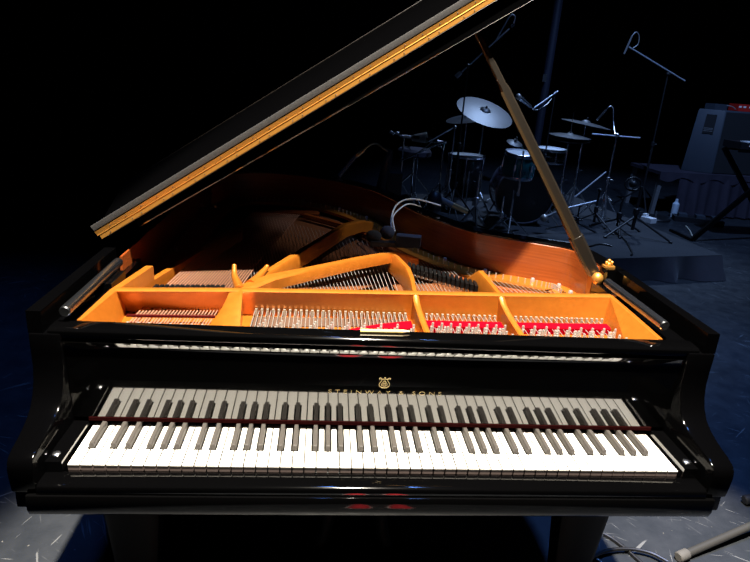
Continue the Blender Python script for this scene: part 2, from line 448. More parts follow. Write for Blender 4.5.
# music desk slides
for s in (-1, 1):
    b = MB(); xs_ = 0.624 if s > 0 else -0.650; b.cyl((xs_, 0.155+.035*(s > 0), 0.984), (xs_, 0.485, 0.984), 0.0115, 20, 0.002)
    sl_ = part(b, 'desk_slide', 'railmetal', label='polished dark metal slide rail for the music desk')
    b = MB()
    b.box((s*0.642, 0.40, 0.963), (0.036, 0.10, 0.022), bevel=0.003)
    o = b.build('slide_bracket', M['lacquer']); o.parent = sl_
    b = MB(); b.box((s*0.640, 0.40, 0.930), (0.012, 0.44, 0.044), bevel=0.002); part(b, 'side_board', 'lacquer')
# soundboard & plate
ins = [p for p in offset(inn, -0.004)]
k0 = next(i for i, p in enumerate(ins) if p.y > 0.2); k1 = len(ins)-next(i for i, p in enumerate(reversed(ins)) if p.y > 0.2)
b = MB(); b.prism([(p.x, p.y) for p in ins[k0:k1]], 0.838, 0.846, 'z'); part(b, 'soundboard', 'spruce')
b = MB()
m0 = next(i for i, p in enumerate(inn) if p.y > 0.5); m1 = len(inn)-next(i for i, p in enumerate(reversed(inn)) if p.y > 0.5)
ia, ib = offset(inn, -0.006)[m0:m1], offset(inn, -0.10)[m0:m1]
rings = []
for t, (p, q_) in enumerate(zip(ia, ib)):
    # the inner edge of the iron ring
    rings.append([V((q_.x, q_.y, 0.860)), V((p.x, p.y, 0.860)), V((p.x, p.y, 0.872)), V((q_.x, q_.y, 0.872))])
b.loft(rings)
# pin field in front
b.prism([(-0.640, 0.171), (0.640, 0.171), (0.640, 0.46), (-0.640, 0.44)], 0.885, 0.899, 'z')
plate = part(b, 'iron_plate', 'gold', label='gold painted cast iron frame')
BT = [(-0.612, 0.326), (-0.346, 0.354), (-0.194, 0.364), (0.087, 0.381), (0.304, 0.393), (0.609, 0.416)]
def beam_top(x):
    for (xa, ya), (xb, yb) in zip(BT, BT[1:]):
        if x <= xb or xb == BT[-1][0]: return lerp(ya, yb, (x-xa)/(xb-xa))
def beam_base(x): return lerp(0.368, 0.388, (x+0.612)/1.22)
b = MB(); rings = []
for i in range(25):
    x = lerp(-0.614, 0.611, i/24); yt, yb = beam_top(x), beam_base(x)
    rings.append([V((x, yb, 0.899)), V((x, lerp(yb, yt, .85), 0.958)), V((x, yt-0.002, 0.9665)), V((x, yt+0.004, 0.969)), V((x, yt+0.018, 0.969)), V((x, yt+0.023, 0.966)), V((x, yt+0.023, 0.940)), V((x, max(yt, yb)+0.022, 0.899))])
b.loft(rings); o = b.build('plate_beam', M['gold']); o.parent = plate; o.matrix_parent_inverse = Matrix.Identity(4)
def sub(mb, name, m='gold', label=None, par=plate):
    o = mb.build(name, M[m]); o.parent = par
    if label: o['label'] = label
    return o
# side walls of the trough
b = MB()
b.loft([[V((-0.640, 0.172, 0.899)), V((-0.575, 0.172, 0.899)), V((-0.626, 0.172, 0.9605)), V((-0.634, 0.172, 0.9605))],
        [V((-0.640, 0.33, 0.899)), V((-0.600, 0.36, 0.899)), V((-0.606, 0.328, 0.968)), V((-0.622, 0.33, 0.968))],
        [V((-0.640, 0.515, 0.899)), V((-0.572, 0.515, 0.899)), V((-0.574, 0.512, 0.968)), V((-0.592, 0.512, 0.968))]])
sub(b, 'plate_flange')
b = MB()
b.loft([[V((0.640, 0.172, 0.899)), V((0.556, 0.172, 0.899)), V((0.604, 0.172, 0.9605)), V((0.614, 0.172, 0.9605))],
        [V((0.640, 0.43, 0.899)), V((0.584, 0.385, 0.899)), V((0.603, 0.416, 0.968)), V((0.618, 0.43, 0.968))]])
sub(b, 'plate_flange')
# low ridge running back along the bass side
b = MB(); b.bar((-0.582, 0.51, 0.905), (-0.44, 1.15, 0.895), 0.016, 0.05, 0.004); sub(b, 'plate_rib')
def strut(pts, w, h, z, name='plate_strut'):
    b = MB(); rings = []
    P_ = [V((x, y, 0)) for x, y in pts]
    for i, p in enumerate(P_):
        t = (P_[min(i+1, len(P_)-1)]-P_[max(i-1, 0)]).normalized(); n = V((t.y, -t.x, 0)); zt = z if not isinstance(z, list) else z[i]
        ww = w if not isinstance(w, list) else w[i]
        rings.append([p+n*ww*a+V((0, 0, zz)) for a, zz in ((-.5, zt-h), (.5, zt-h), (.5, zt-.006), (.32, zt), (-.32, zt), (-.5, zt-.006))])
    b.loft(rings); return sub(b, name)
strut([(-0.335, 0.385), (-0.27, 0.462), (-0.18, 0.548), (-0.05, 0.66), (0.080, 0.766), (0.16, 0.835)], [0.042, 0.038, 0.028, 0.022, 0.020, 0.018], 0.032, [0.966, 0.972, 0.968, 0.967, 0.963, 0.925])
strut([(-0.32, 0.43), (-0.24, 0.64), (-0.066, 1.093), (0.0, 1.27), (0.05, 1.40)], 0.026, 0.045, [0.964, 0.964, 0.960, 0.935, 0.90])
strut([(0.088, 0.385), (0.096, 0.50), (0.096, 0.589), (0.078, 0.70), (0.07, 0.77)], [0.014, 0.016, 0.018, 0.018, 0.018], 0.06, [0.966, 0.967, 0.968, 0.966, 0.955])
strut([(0.309, 0.395), (0.307, 0.50), (0.300, 0.578), (0.285, 0.66)], [0.014, 0.018, 0.022, 0.022], 0.06, [0.966, 0.967, 0.972, 0.915])
# forked horns behind the bass break
for pts in ([(-0.338, 0.385, 0.958), (-0.350, 0.43, 0.958), (-0.362, 0.465, 0.966), (-0.366, 0.488, 0.984)], [(-0.318, 0.42, 0.960), (-0.306, 0.46, 0.962), (-0.294, 0.495, 0.970), (-0.286, 0.512, 0.978)]):
    b = MB()
    sp = spline(pts, 5); b.tube(sp, [lerp(0.014, 0.0055, i/(len(sp)-1)) for i in range(len(sp))], 10)
    b.ball(V(pts[-1])+V((0, 0, 0.0005)), 0.0062)
    sub(b, 'plate_horn')
# brackets from the beam down to the pin field
def bracket(x0, x1, y0, y1, w):
    b = MB(); rings = []
    for i in range(13):
        t = i/12; y = lerp(y0, y1, t); z = lerp(0.967, 0.917, t**0.55 if t > 0 else 0); x = lerp(x0, x1, t)
        rings.append([V((x-w/2, y, 0.898)), V((x+w/2, y, 0.898)), V((x+w/2, y, z-0.003)), V((x+w/4, y, z)), V((x-w/4, y, z)), V((x-w/2, y, z-0.003))])
    b.loft(rings); sub(b, 'plate_bracket')
bracket(0.089, 0.106, 0.382, 0.174, 0.015)
bracket(0.309, 0.330, 0.394, 0.174, 0.015)
b = MB(); rings = []
for i in range(15):      # flared bracket at the bass break
    t = i/14; y = lerp(0.362, 0.176, t); z = lerp(0.968, 0.922, t**1.3)
    xl = lerp(-0.358, -0.425, t**1.6); xr = lerp(-0.328, -0.312, t)
    m_ = lerp(xl, xr, .62)
    rings.append([V((xl, y, 0.898)), V((xr, y, 0.898)), V((xr, y, z)), V((lerp(xr, m_, .4), y, z+0.002)), V((m_, y, z-0.006*t)), V((lerp(m_, xl, .55), y, lerp(z, 0.905, .35*t))), V((xl, y, lerp(z, 0.901, .8*t)))])
b.loft(rings); sub(b, 'plate_bracket')
# bolts round the iron ring
bl = offset(inn, -0.03)
bolts = [bl[i] for i in range(m0+2, m1-2, 7)]
bme = MB().lathe([(0.0, 0.012), (0.005, 0.0115), (0.007, 0.008), (0.0075, 0.0)], (0, 0, 0), n=12).mesh('plate_bolt', M['steel'])
for p in bolts:
    o = bpy.data.objects.new('plate_bolt', bme); C.objects.link(o); o.parent = plate; o.location = (p.x, p.y, 0.872)
b = MB()
bl2 = offset(inn, -0.062)
for i in range(m0+2, m1-30, 1):
    p = bl2[i]; b.cyl((p.x, p.y, 0.871), (p.x, p.y, 0.888), 0.0022, 6)
o = sub(b, 'hitch_pins', 'steel'); o['kind'] = 'stuff'
# bridges
b = MB(); b.tube(spline([(0.57, 0.66, .866), (0.40, 0.72, .866), (0.24, 0.86, .866), (0.11, 1.10, .866), (-0.02, 1.38, .866), (-0.22, 1.58, .866)], 6), 0.014, 8); part(b, 'bridge', 'veneer')
b = MB(); b.tube(spline([(-0.46, 1.55, .866), (-0.32, 1.62, .866), (-0.16, 1.64, .866)], 6), 0.013, 8); part(b, 'bridge', 'veneer')
# strings, tuning pins, agraffes
ZS = 0.914
nS = 0
def string(pts, r, m):
    b = MB(); b.tube(pts, r, 5, False); return part(b, 'string', m)
pin_b = MB(); pin_b.lathe([(0.0, 0.034), (0.0026, 0.034), (0.0031, 0.032), (0.0033, 0.015), (0.0033, 0.0)], n=8)
pin_b.tube([V((0.0034*math.cos(a), 0.0034*math.sin(a), 0.010+0.0007*a)) for a in [k*PI/4 for k in range(20)]], 0.0008, 4)
pinm = pin_b.mesh('tuning_pin', M['steel'])
extra = []
pins = []
nb = 26
for i in range(nb):
    t = i/(nb-1); x = lerp(-0.560, -0.372, t); y0 = beam_base(x)
    string([(x-0.012, 0.195+0.022*(i % 3), ZS-0.004), (x, y0-0.005, ZS), (x+0.045, 0.80, ZS+0.002), (x+0.13, 1.52, 0.886)], 0.0018-0.0005*t, 'copper')
    pins.append((x-0.012, 0.193+0.022*(i % 3), 0.897))
nt = 40
for i in range(nt):
    t = i/(nt-1); x = lerp(-0.300, 0.068, t); y0 = beam_base(x)
    yp = 0.195+0.022*(i % 4)
    ye = lerp(1.58, 1.10, t); xe = lerp(-0.48, 0.07, t**1.2)
    string([(x, yp, ZS-0.004), (x, y0-0.006, ZS), (xe, ye, 0.886)], 0.0009, 'steel')
    pins.append((x+0.002, yp-0.002, 0.897)); extra.append((x+0.0045, yp+0.011+0.002*(i % 2), 0.897))
for (xa, xb, n) in ((0.118, 0.292, 17), (0.336, 0.565, 17)):
    for i in range(n):
        t = i/(n-1); x = lerp(xa, xb, t); y0 = beam_base(x)
        yp = 0.200+0.027*(i % 3)
        ye = lerp(0.98, 0.68, (x-0.118)/0.447)
        string([(x, yp, ZS-0.004), (x, y0-0.006, ZS), (x-0.012, ye, 0.886)], 0.0008, 'steel')
        pins.append((x, yp-0.003, 0.897)); extra += [(x+0.0045, yp+0.012, 0.897), (x-0.005, yp+0.05-0.027*(i % 3)*1.6+0.02, 0.897), (x+0.002, 0.290-0.020*(i % 2), .897)]
for p in pins: put('tuning_pin', pinm, piano, V(p))
b = MB()
for (x, y, z) in extra:
    b.lathe([(0.0, 0.034), (0.0026, 0.034), (0.0031, 0.032), (0.0033, 0.0)], (x, y, z), n=8)
o = part(b, 'tuning_pins', 'steel'); o['kind'] = 'stuff'
b = MB()
for i in range(86):
    x = lerp(-0.565, 0.575, i/85)
    if x < -0.308 or abs(x-0.09) < 0.016 or abs(x-0.312) < 0.016: continue
    y = beam_base(x)-0.008
    b.box((x, y, 0.9095), (0.0055, 0.006, 0.021), bevel=0.0015, seg=1)
o = part(b, 'agraffe_row', 'palemetal', label='row of small pale string guides under the gold beam'); o['kind'] = 'stuff'
# felts in the pin field, then a brown strip of painted shade
b = MB()
fl = spline([(-0.12, 0.235, .912), (-0.02, 0.285, .912), (0.074, 0.312, .912)], 6)
for (pts, w) in ((fl, 0.045), ([V((0.110, 0.322, .912)), V((0.298, 0.328, .912))], 0.036), ([V((0.334, 0.330, .912)), V((0.574, 0.340, .912))], 0.034)):
    rings = []
    for i, p in enumerate(pts):
        ww = w if len(pts) == 2 else lerp(0.02, w, i/(len(pts)-1))
        rings.append([V((p.x, p.y-ww/2, 0.899)), V((p.x, p.y+ww/2, 0.899)), V((p.x, p.y+ww/2, 0.9155)), V((p.x, p.y+ww*.3, 0.9185)), V((p.x, p.y-ww*.3, 0.9185)), V((p.x, p.y-ww/2, 0.9155))])
    b.loft(rings)
part(b, 'string_felt', 'felt_red', label='bright red felt woven under the treble strings')
b = MB(); b.bar((-0.58, 0.305, 0.9165), (-0.385, 0.315, 0.9165), 0.007, 0.004, 0.0012); part(b, 'rest_felt', 'felt_rest', label='thin dark red felt strip under the bass strings')
b = MB(); b.prism([(-0.305, 0.30), (0.072, 0.335), (0.072, 0.372), (-0.305, 0.362)], 0.8985, 0.9015, 'z'); part(b, 'understring_shade', 'felt_shade_brown', label='brown strip standing in for shade under the middle strings')  # no real felt: brown sheet darkens the gold where the strings shade it
# dampers
def damper(x, y, ang, w, l, h, fm='felt_white'):
    R_ = Matrix.Rotation(ang, 3, 'Z')
    b = MB(); b.box((x, y, ZS+0.010+h/2), (w, l, h), R_, bevel=0.0012, seg=1); d = part(b, 'damper', 'satin')
    b = MB(); b.box((x, y, ZS+0.006), (w*0.9, l*0.98, 0.008), R_); o = b.build('damper_felt', M[fm]); o.parent = d; o['label'] = 'pale felt under the damper' if fm == 'felt_white' else 'brown felt under the damper'
for i in range(14):
    x = lerp(-0.555, -0.395, i/13); damper(x, beam_top(x)+0.115, -0.08, 0.0085, 0.04, 0.011)
for i in range(24):
    x = lerp(-0.285, 0.055, i/23); damper(x, beam_top(x)+0.095, 0.1, 0.009, 0.035, 0.010)
for i in range(16):
    x = lerp(0.118, 0.285, i/15); damper(x, lerp(0.705, 0.56, i/15), -0.1, 0.0085, 0.05, 0.016, 'felt_shade_brown')
# lid
LY = 0.55; HX = -0.708
LA = math.radians(33.7); LZ = 1.0225
ex = V((math.cos(LA), 0, math.sin(LA))); en = V((-math.sin(LA), 0, math.cos(LA)))
LO = V((HX, LY, LZ))
def lidp(s, y, n): return LO+ex*s+V((0, y, 0))+en*n
TH = 0.0118
lid_out = [(0.0, 0.0), (1.452, 0.0), (1.452, 0.24), (1.40, 0.36), (1.30, 0.40), (1.15, 0.44), (0.99, 0.57), (0.86, 0.80), (0.75, 1.08), (0.60, 1.26), (0.40, 1.36), (0.20, 1.36), (0.06, 1.24), (0.0, 1.05)]
b = MB()
vs = [lidp(s, y, 0) for s, y in lid_out]+[lidp(s, y, TH) for s, y in lid_out]; n = len(lid_out)
bb, ff = b._add(vs, [(j, (j+1) % n, n+(j+1) % n, n+j) for j in range(n)]+[tuple(reversed(range(n))), tuple(range(n, 2*n))])
bmesh.ops.recalc_face_normals(b.bm, faces=ff); b._bev(bb, 0.003, 2, 0.6)
lid = part(b, 'lid', 'lacquer')
# downturned lip under the front of the lid
b = MB(); rings = []
for i in range(2):
    s = (0.095, 1.452)[i]; d = (0.022, 0.048)[i]
    rings.append([lidp(s, 0.010, -0.0005), lidp(s, 0.010, -d+0.002), lidp(s, 0.012, -d), lidp(s, 0.028, -d), lidp(s, 0.030, -d+0.002), lidp(s, 0.030, -0.0005)])
b.loft(rings); o = b.build('lid_lip', M['lacquer']); o.parent = lid
b = MB(); b.tube([lidp(0.095, 0.0095, -0.0225), lidp(1.452, 0.0095, -0.0485)], 0.00035, 6); b.tube([lidp(0.02, -0.0005, -0.0005), lidp(1.452, -0.0005, -0.0005)], 0.0008, 6)
o = b.build('lid_bead', M['proppaint']); o.parent = lid; o['label'] = 'thin pale bead along the lid edge'
# folded front flap, propped up a little on top of the main lid
FT = math.radians(10.6)
def flp(s, a, n):   # a: distance back from the hinge, n: above its own plane
    base = LO+ex*s+en*(TH+0.0025)
    back = V((0, 1, 0))*math.cos(FT)+en*math.sin(FT); up = -V((0, 1, 0))*math.sin(FT)+en*math.cos(FT)
    return base+back*a+up*n
b = MB(); rings = []
for s in (0.0, 1.452):
    rings.append([flp(s, 0.002, 0), flp(s, 0.36, 0), flp(s, 0.36, 0.0118), flp(s, 0.30, 0.0118), flp(s, 0.006, 0.0118), flp(s, 0.002, 0.010)])
b.loft(rings); flap = b.build('front_flap', M['armgloss']); flap.parent = lid
b = MB(); rings = []
for s in (-0.002, 1.452): rings.append([flp(s, 0.0, 0.0125), flp(s, -0.002, 0.0145), flp(s, -0.002, 0.0255), flp(s, -0.0012, 0.0280), flp(s, 0.004, 0.0275), flp(s, 0.012, 0.022), flp(s, 0.012, 0.0125)])
b.loft(rings); o = b.build('flap_edge', M['dust']); o.parent = lid; o['label'] = 'grey dusty rounded edge strip of the folded flap'
b = MB(); b.tube([flp(0.0, 0.360, 0.0122), flp(1.452, 0.360, 0.0122)], 0.0007, 6); o = b.build('flap_bead', M['proppaint']); o.parent = lid
# long brass hinge between lid and flap
b = MB()
b.loft([[lidp(s, -0.0015, 0.001), lidp(s, 0.001, 0.001), lidp(s, 0.001, TH+0.001), lidp(s, -0.0015, TH+0.001)] for s in (0.0, 1.45)])
b.loft([[flp(s, -0.0015, 0.001), flp(s, 0.001, 0.001), flp(s, 0.001, 0.0108), flp(s, -0.0015, 0.0108)] for s in (-0.004, 1.45)])
nk = 24
for k in range(nk):
    s0, s1 = 1.448*k/nk-0.004, 1.448*(k+1)/nk-0.006
    b.tube([lidp(s0, -0.0016, TH+0.0015), lidp(s1, -0.0016, TH+0.0015)], 0.0013, 8)
hinge = b.build('brass_hinge', M['brass']); hinge.parent = lid; hinge['label'] = 'long brass hinge along the lid edge'
sme = MB().ball((0, 0, 0), 0.0015, n=8, m=5).mesh('hinge_screw', M['graphite'])
for k in range(30):
    q1 = 0.03+k*0.048
    for P_ in (lidp(q1+0.02*(k % 2), -0.0018, 0.0055), flp(q1+0.01, -0.0018, 0.0065)):
        o = bpy.data.objects.new('hinge_screw', sme); C.objects.link(o); o.parent = lid; o.location = P_-piano.location
        o.matrix_parent_inverse = Matrix.Translation(piano.location)
# lid prop with brass fittings
pa, pb = V((0.637, 0.60, 0.972)), V((0.212, 0.60, 1.592))
b = MB(); rings = []
d = (pb-pa); dn = d.normalized(); sx_ = V((0, 1, 0)).cross(dn).normalized()
for t, w, h in ((0.0, .032, .028), (0.10, .038, .03), (0.17, .038, .03), (0.171, .032, .028), (0.5, .028, .024), (0.78, .025, .022), (0.80, .019, .018), (1.0, .016, .015)):
    c_ = pa+d*t; y = V((0, 1, 0))
    rings.append([c_+sx_*w*a+y*h*e for a, e in ((-.5, -.32), (-.32, -.5), (.32, -.5), (.5, -.32), (.5, .32), (.32, .5), (-.32, .5), (-.5, .32))])
b.loft(rings); part(b, 'lid_prop', 'proppaint', label='tapered black stick holding the lid open')
M['propside'] = mat('prop_side_wood', (0.030, 0.018, 0.007), 0.35, coat=0.1)
b = MB(); rings = []
for t, w in ((0.05, .015), (0.78, .011)):
    c_ = pa+d*t-sx_*0.0095*(1 if t < .5 else .95)*-1
    rings.append([pa+d*t-sx_*0.012+sx_*a*w*.6+V((0, -0.0115, 0))+V((0, e, 0)) for a, e in ((-.5, 0), (.5, 0), (.5, -.003), (-.5, -.003))])
b.loft(rings); o = part(b, 'prop_face', 'propside', label='brown polished edge of the lid prop')
b = MB(); b.ball((0.640, 0.575, 0.964), 0.0165, (1, 1, 1.1)); b.box((0.644, 0.605, 0.935), (0.022, 0.03, 0.06), bevel=0.004)
part(b, 'prop_hinge', 'brass', label='round brass hinge at the foot of the lid prop')
b = MB()
for p, r in (((0.668, 0.580, 1.006), .007), ((0.661, 0.580, 1.011), .005), ((0.676, 0.580, 1.012), .005), ((0.667, 0.580, 1.017), .005)): b.ball(p, r)
b.box((0.668, 0.580, 1.0005), (0.03, 0.02, 0.006), bevel=.001); part(b, 'lid_latch', 'brass', label='small brass cloverleaf latch on the rim')
# legs with casters, pedal lyre
for (x, y) in ((-0.600, 0.33), (0.600, 0.33), (-0.2, 1.55)):
    b = MB(); rings = []
    for z, w in ((0.66, .085), (0.60, .085), (0.585, .078), (0.36, .066), (0.10, .045), (0.085, .05), (0.07, .05)):
        rings.append([V((x+a*w, y+e*w*0.7, z)) for a, e in ((-1, -.75), (-.75, -1), (.75, -1), (1, -.75), (1, .75), (.75, 1), (-.75, 1), (-1, .75))])
    b.loft(rings); lg = part(b, 'leg', 'satin')
    b = MB(); b.cyl((x-0.02, y, 0.032), (x+0.02, y, 0.032), 0.032, 18, 0.004); b.box((x, y, 0.06), (0.05, 0.04, 0.03), bevel=.004)
    o = b.build('caster', M['brass']); o.parent = lg
b = MB(); b.box((-0.02, 0.42, 0.635), (0.30, 0.16, 0.05), bevel=.006)
for s in (-1, 1): b.tube(spline([(-0.02+s*0.11, 0.42, 0.62), (-0.02+s*0.13, 0.42, 0.45), (-0.02+s*0.075, 0.42, 0.30), (-0.02+s*0.10, 0.42, 0.14)], 6), 0.02, 10)
b.box((-0.02, 0.42, 0.12), (0.30, 0.16, 0.07), bevel=.01); lyre = part(b, 'pedal_lyre', 'satin')
for k in (-1, 0, 1):
    b = MB(); b.loft([[V((-0.02+k*0.07+a*w, y, z+c)) for a, c in ((-1, -.005), (1, -.005), (.8, .005), (-.8, .005))] for y, w, z in ((0.40, .012, .105), (0.30, .014, .095), (0.25, .022, .085), (0.235, .018, .08))])
    o = b.build('pedal', M['brass']); o.parent = lyre
# beams under the case
b = MB(); b.box((0, 0.9, 0.70), (1.30, 0.07, 0.07), bevel=.005); b.bar((-0.3, 0.3, .70), (-0.2, 1.7, .70), .07, .07, .004); part(b, 'case_brace', 'satin')

# pencil on the stretcher
pp0, pp1 = V((-0.060, 0.152, 0.9661)), V((0.030, 0.155, 0.9661))
pen = thing('pencil', (-0.015, 0.154, 0.9625), 'short yellow pencil lying on the black rail in front of the strings', 'pencil')
pd = (pp1-pp0).normalized()
b = MB(); b.tube([pp0, pp1], 0.0036, 6); b.build('barrel', M['pencil'], pen)
b = MB(); b.tube([pp1, pp1+pd*0.014], [0.0036, 0.0014], 12); b.build('sharpened_tip', M['pencilwood'], pen)
b = MB(); b.tube([pp1+pd*0.0138, pp1+pd*0.018], [0.0014, 0.0003], 8); b.build('lead', M['graphite'], pen)

# ------------------------------------------------------------------ microphones on and in the piano
# pair of foam-covered mics lying on the iron frame
mc = V((0.118, 1.02, 0.925))
t_ = thing('clip_microphone', (mc.x, mc.y, 0.90), 'small microphones with dark foam covers clipped inside the piano near the struts', 'microphone')
b = MB(); b.ball(mc+V((-0.035, 0.03, 0.022)), 0.026, (1, .95, .95)); b.build('foam_ball', M['bluefoam'], t_)
b = MB(); b.box(mc+V((0.035, -0.02, 0.010)), (0.085, 0.045, 0.036), Matrix.Rotation(-0.2, 3, 'Z'), bevel=0.012, seg=3); o = b.build('foam_block', M['bluefoam'], t_)
b = MB(); b.ball(mc+V((-0.085, 0.01, 0.012)), 0.024, (1.2, .9, .9)); b.build('foam_ball', M['foam'], t_)
b = MB(); b.box(mc+V((-0.02, -0.01, -0.008)), (0.15, 0.03, 0.016), bevel=0.003); b.build('clip', M['plastic'], t_)
b = MB()
b.tube(spline([mc+V((-0.01, 0.05, 0.02)), atY(391, 222, 1.15), atY(395, 207, 1.2), atY(405, 200, 1.22), atY(420, 200, 1.22), atY(441, 206, 1.20)], 7), 0.0032, 8)
b.tube(spline([mc+V((-0.005, 0.055, 0.02)), atY(393, 217, 1.16), atY(402, 207, 1.2), atY(410, 204, 1.22), atY(422, 207, 1.22)], 7), 0.0026, 8)
b.build('cable', M['cable_pale'], t_)['label'] = 'pale looping cable'
# slim gooseneck mic over the tail of the rim
by = 1.86
t_ = thing('gooseneck_microphone', atY(385, 183, by), 'slim bronze gooseneck microphone arching over the tail of the piano rim', 'microphone')
b = MB(); p0, p1 = atY(339, 176, by), atY(356, 156, by); b.tube([p0, lerp(p0, p1, .6), p1], 0.0085, 12); b.build('capsule_tube', M['greymetal'], t_)
b = MB(); p2 = atY(364, 150, by); b.tube([p1, p2], [0.011, 0.010], 12); b.build('collar', M['micgold'], t_)
b = MB(); b.tube(spline([p2, atY(370, 145, by), atY(377, 144, by), atY(384, 149, by), atY(390, 153, by)], 6), 0.0045, 8); b.build('gooseneck', M['micgold'], t_)
b = MB(); b.tube([atY(391, 150, by), atY(387, 163, by), atY(381, 188, by)], [0.012, 0.022, 0.024], 12); b.build('clamp', M['plastic'], t_)
b = MB(); b.box(atY(394, 184, by+0.02), (0.07, 0.05, 0.11), bevel=.01); b.build('mount_block', M['plastic'], t_)
b = MB(); b.tube([atY(394, 184, by+.02), V((atY(394, 184, by+.02).x, by+0.06, 0.03))], 0.012, 10)
hx = atY(394, 184, by+.02).x
for a in (0.3, 2.4, 4.5): b.tube([V((hx, by+0.06, 0.12)), V((hx+0.28*math.cos(a), by+0.06+0.28*math.sin(a), 0.008))], 0.008, 8)
b.build('stand', M['plastic'], t_)
# bronze stick mic beyond the bent side
y3 = 2.35
t_ = thing('stick_microphone', atY(440, 203, y3), 'bronze stick microphone pointing right behind the curved rim of the piano', 'microphone')
b = MB(); p0, p1 = atY(440, 199, y3), atY(452, 205, y3); p2 = atY(467, 212, y3)
b.tube([p0, p1], 0.017, 12); b.build('rear_body', M['greymetal'], t_)
b = MB(); b.tube([p1, p2], 0.0155, 12); b.build('front_body', M['micgold'], t_)
b = MB(); b.ball(p0+V((-0.03, 0, -0.02)), 0.045, (1, 1, 1.5)); b.build('clip', M['plastic'], t_)
b = MB(); c_ = p0+V((-0.03, 0, -0.05)); b.tube([c_, V((c_.x, c_.y, 0.03))], 0.011, 10)
for a in (0.5, 2.6, 4.7): b.tube([V((c_.x, c_.y, 0.11)), V((c_.x+0.28*math.cos(a), c_.y+0.28*math.sin(a), 0.008))], 0.008, 8)
b.build('stand', M['plastic'], t_)

# ------------------------------------------------------------------ drum riser
RZ = 0.20
rc = V((3.300, 3.728)); ru = V((-0.9735, -0.2287)); rv = V((-0.135, 0.99)).normalized()
corners = [rc, rc+ru*3.3, rc+ru*3.3+rv*2.55, rc+rv*2.55]
t_ = thing('drum_riser', (*((corners[0]+corners[2])/2), 0), 'low carpeted drum riser with black cloth skirt behind the piano', 'stage riser')
b = MB(); b.prism([(p.x, p.y) for p in corners], 0.02, RZ, 'z', bevel=0.006); b.build('deck', M['carpet'], t_)
b = MB(); r0, r1, r2 = [], [], []
path = [corners[1]+(corners[0]-corners[1])*(i/60) for i in range(61)]+[corners[0]+(corners[3]-corners[0])*(i/50) for i in range(1, 51)]
for i, p in enumerate(path):
    n_ = V((ru.y, -ru.x))*(-1) if i <= 60 else V((rv.y, -rv.x)); n_ = -n_ if i <= 60 and n_.y > 0 else n_
    w = 0.5+0.5*math.sin(i*0.55+math.sin(i*0.37)*2); a = 0.006+0.04*w; c2 = 0.012+0.10*w
    r0.append(V((p.x+n_.x*0.006, p.y+n_.y*0.006, RZ-0.004))); r1.append(V((p.x+n_.x*a, p.y+n_.y*a, 0.10))); r2.append(V((p.x+n_.x*c2, p.y+n_.y*c2, 0.004)))
b.loft([r0, r1, r2], closed=False, cap=False); b.build('skirt', M['skirt'], t_)

# ------------------------------------------------------------------ drum kit
def tripod(b, x, y, z0, h, spread, r, a0=0.3):
    for k in range(3):
        a = a0+k*2*PI/3
        b.tube([V((x, y, z0+h)), V((x+spread*math.cos(a), y+spread*math.sin(a), z0+r))], r, 8)
def stand(name, label, x, y, ztop, z0=RZ, r=0.011, spread=0.26, m='chrome', boom=None, cat='stand', a0=0.3, group=None):
    t = thing(name, (x, y, z0), label, cat, group)
    zl = z0+(ztop-z0)*0.5
    b = MB(); b.cyl((x, y, z0+0.06), (x, y, zl), r*1.25, 12); b.build('lower_tube', M[m], t)
    b = MB(); b.cyl((x, y, zl), (x, y, ztop), r*0.85, 12); b.build('upper_tube', M[m], t)
    b = MB(); b.cyl((x, y, zl-0.03), (x, y, zl+0.03), r*2.1, 12, .004); b.tube([V((x, y, zl)), V((x+0.045, y-0.02, zl))], 0.006, 8); b.build('clamp', M[m], t)
    for k in range(3):
        a = a0+k*2*PI/3
        b = MB(); e = V((x+spread*math.cos(a), y+spread*math.sin(a), z0+r*0.9)); s_ = V((x, y, z0+min(.30, (ztop-z0)*.4)))
        b.tube([s_, e], r*0.8, 8); lg = b.build('leg', M[m], t)
        b = MB(); b.ball(e, r*1.15, (1.2, 1.2, .75)); o = b.build('rubber_foot', M['plastic']); o.parent = lg
    if boom:
        p, q = boom; b = MB(); b.tube([p, q], r*0.75, 10); b.build('boom_arm', M['satinsteel'], t)
        b = MB(); b.ball(V((x, y, ztop)), r*2.2); b.tube([V((x, y-0.04, ztop)), V((x, y+0.04, ztop))], r*.9, 8); b.build('boom_joint', M[m], t)
    return t
def axis_rot(ax):
    return V((0, 0, 1)).rotation_difference(V(ax).normalized()).to_matrix()
def cymbal(name, label, c, R_, ax, group=None):
    ax = V(ax).normalized(); t = thing(name, c, label, 'cymbal', group)
    pr = [(0.004, 0.030*R_/.25), (R_*.10, 0.028*R_/.25), (R_*.17, 0.016*R_/.25), (R_*.20, 0.009), (R_*.6, 0.004), (R_, -0.012), (R_, -0.0135), (R_*.6, 0.002), (R_*.20, 0.007), (0.004, 0.02)]
    me = MB().lathe(pr, (0, 0, 0), (0, 0, 1), 48).mesh('plate', M['cymbal'])
    o = bpy.data.objects.new('plate', me); C.objects.link(o); o.matrix_basis = Matrix.Translation(V(c)) @ axis_rot(ax).to_4x4(); adopt(o, t)
    b = MB(); b.lathe([(0.0, .058), (.008, .056), (.010, .035), (.018, .033), (.018, .024), (.004, .022)], c, ax, 14); b.build('wing_nut', M['plastic'], t)
    return t
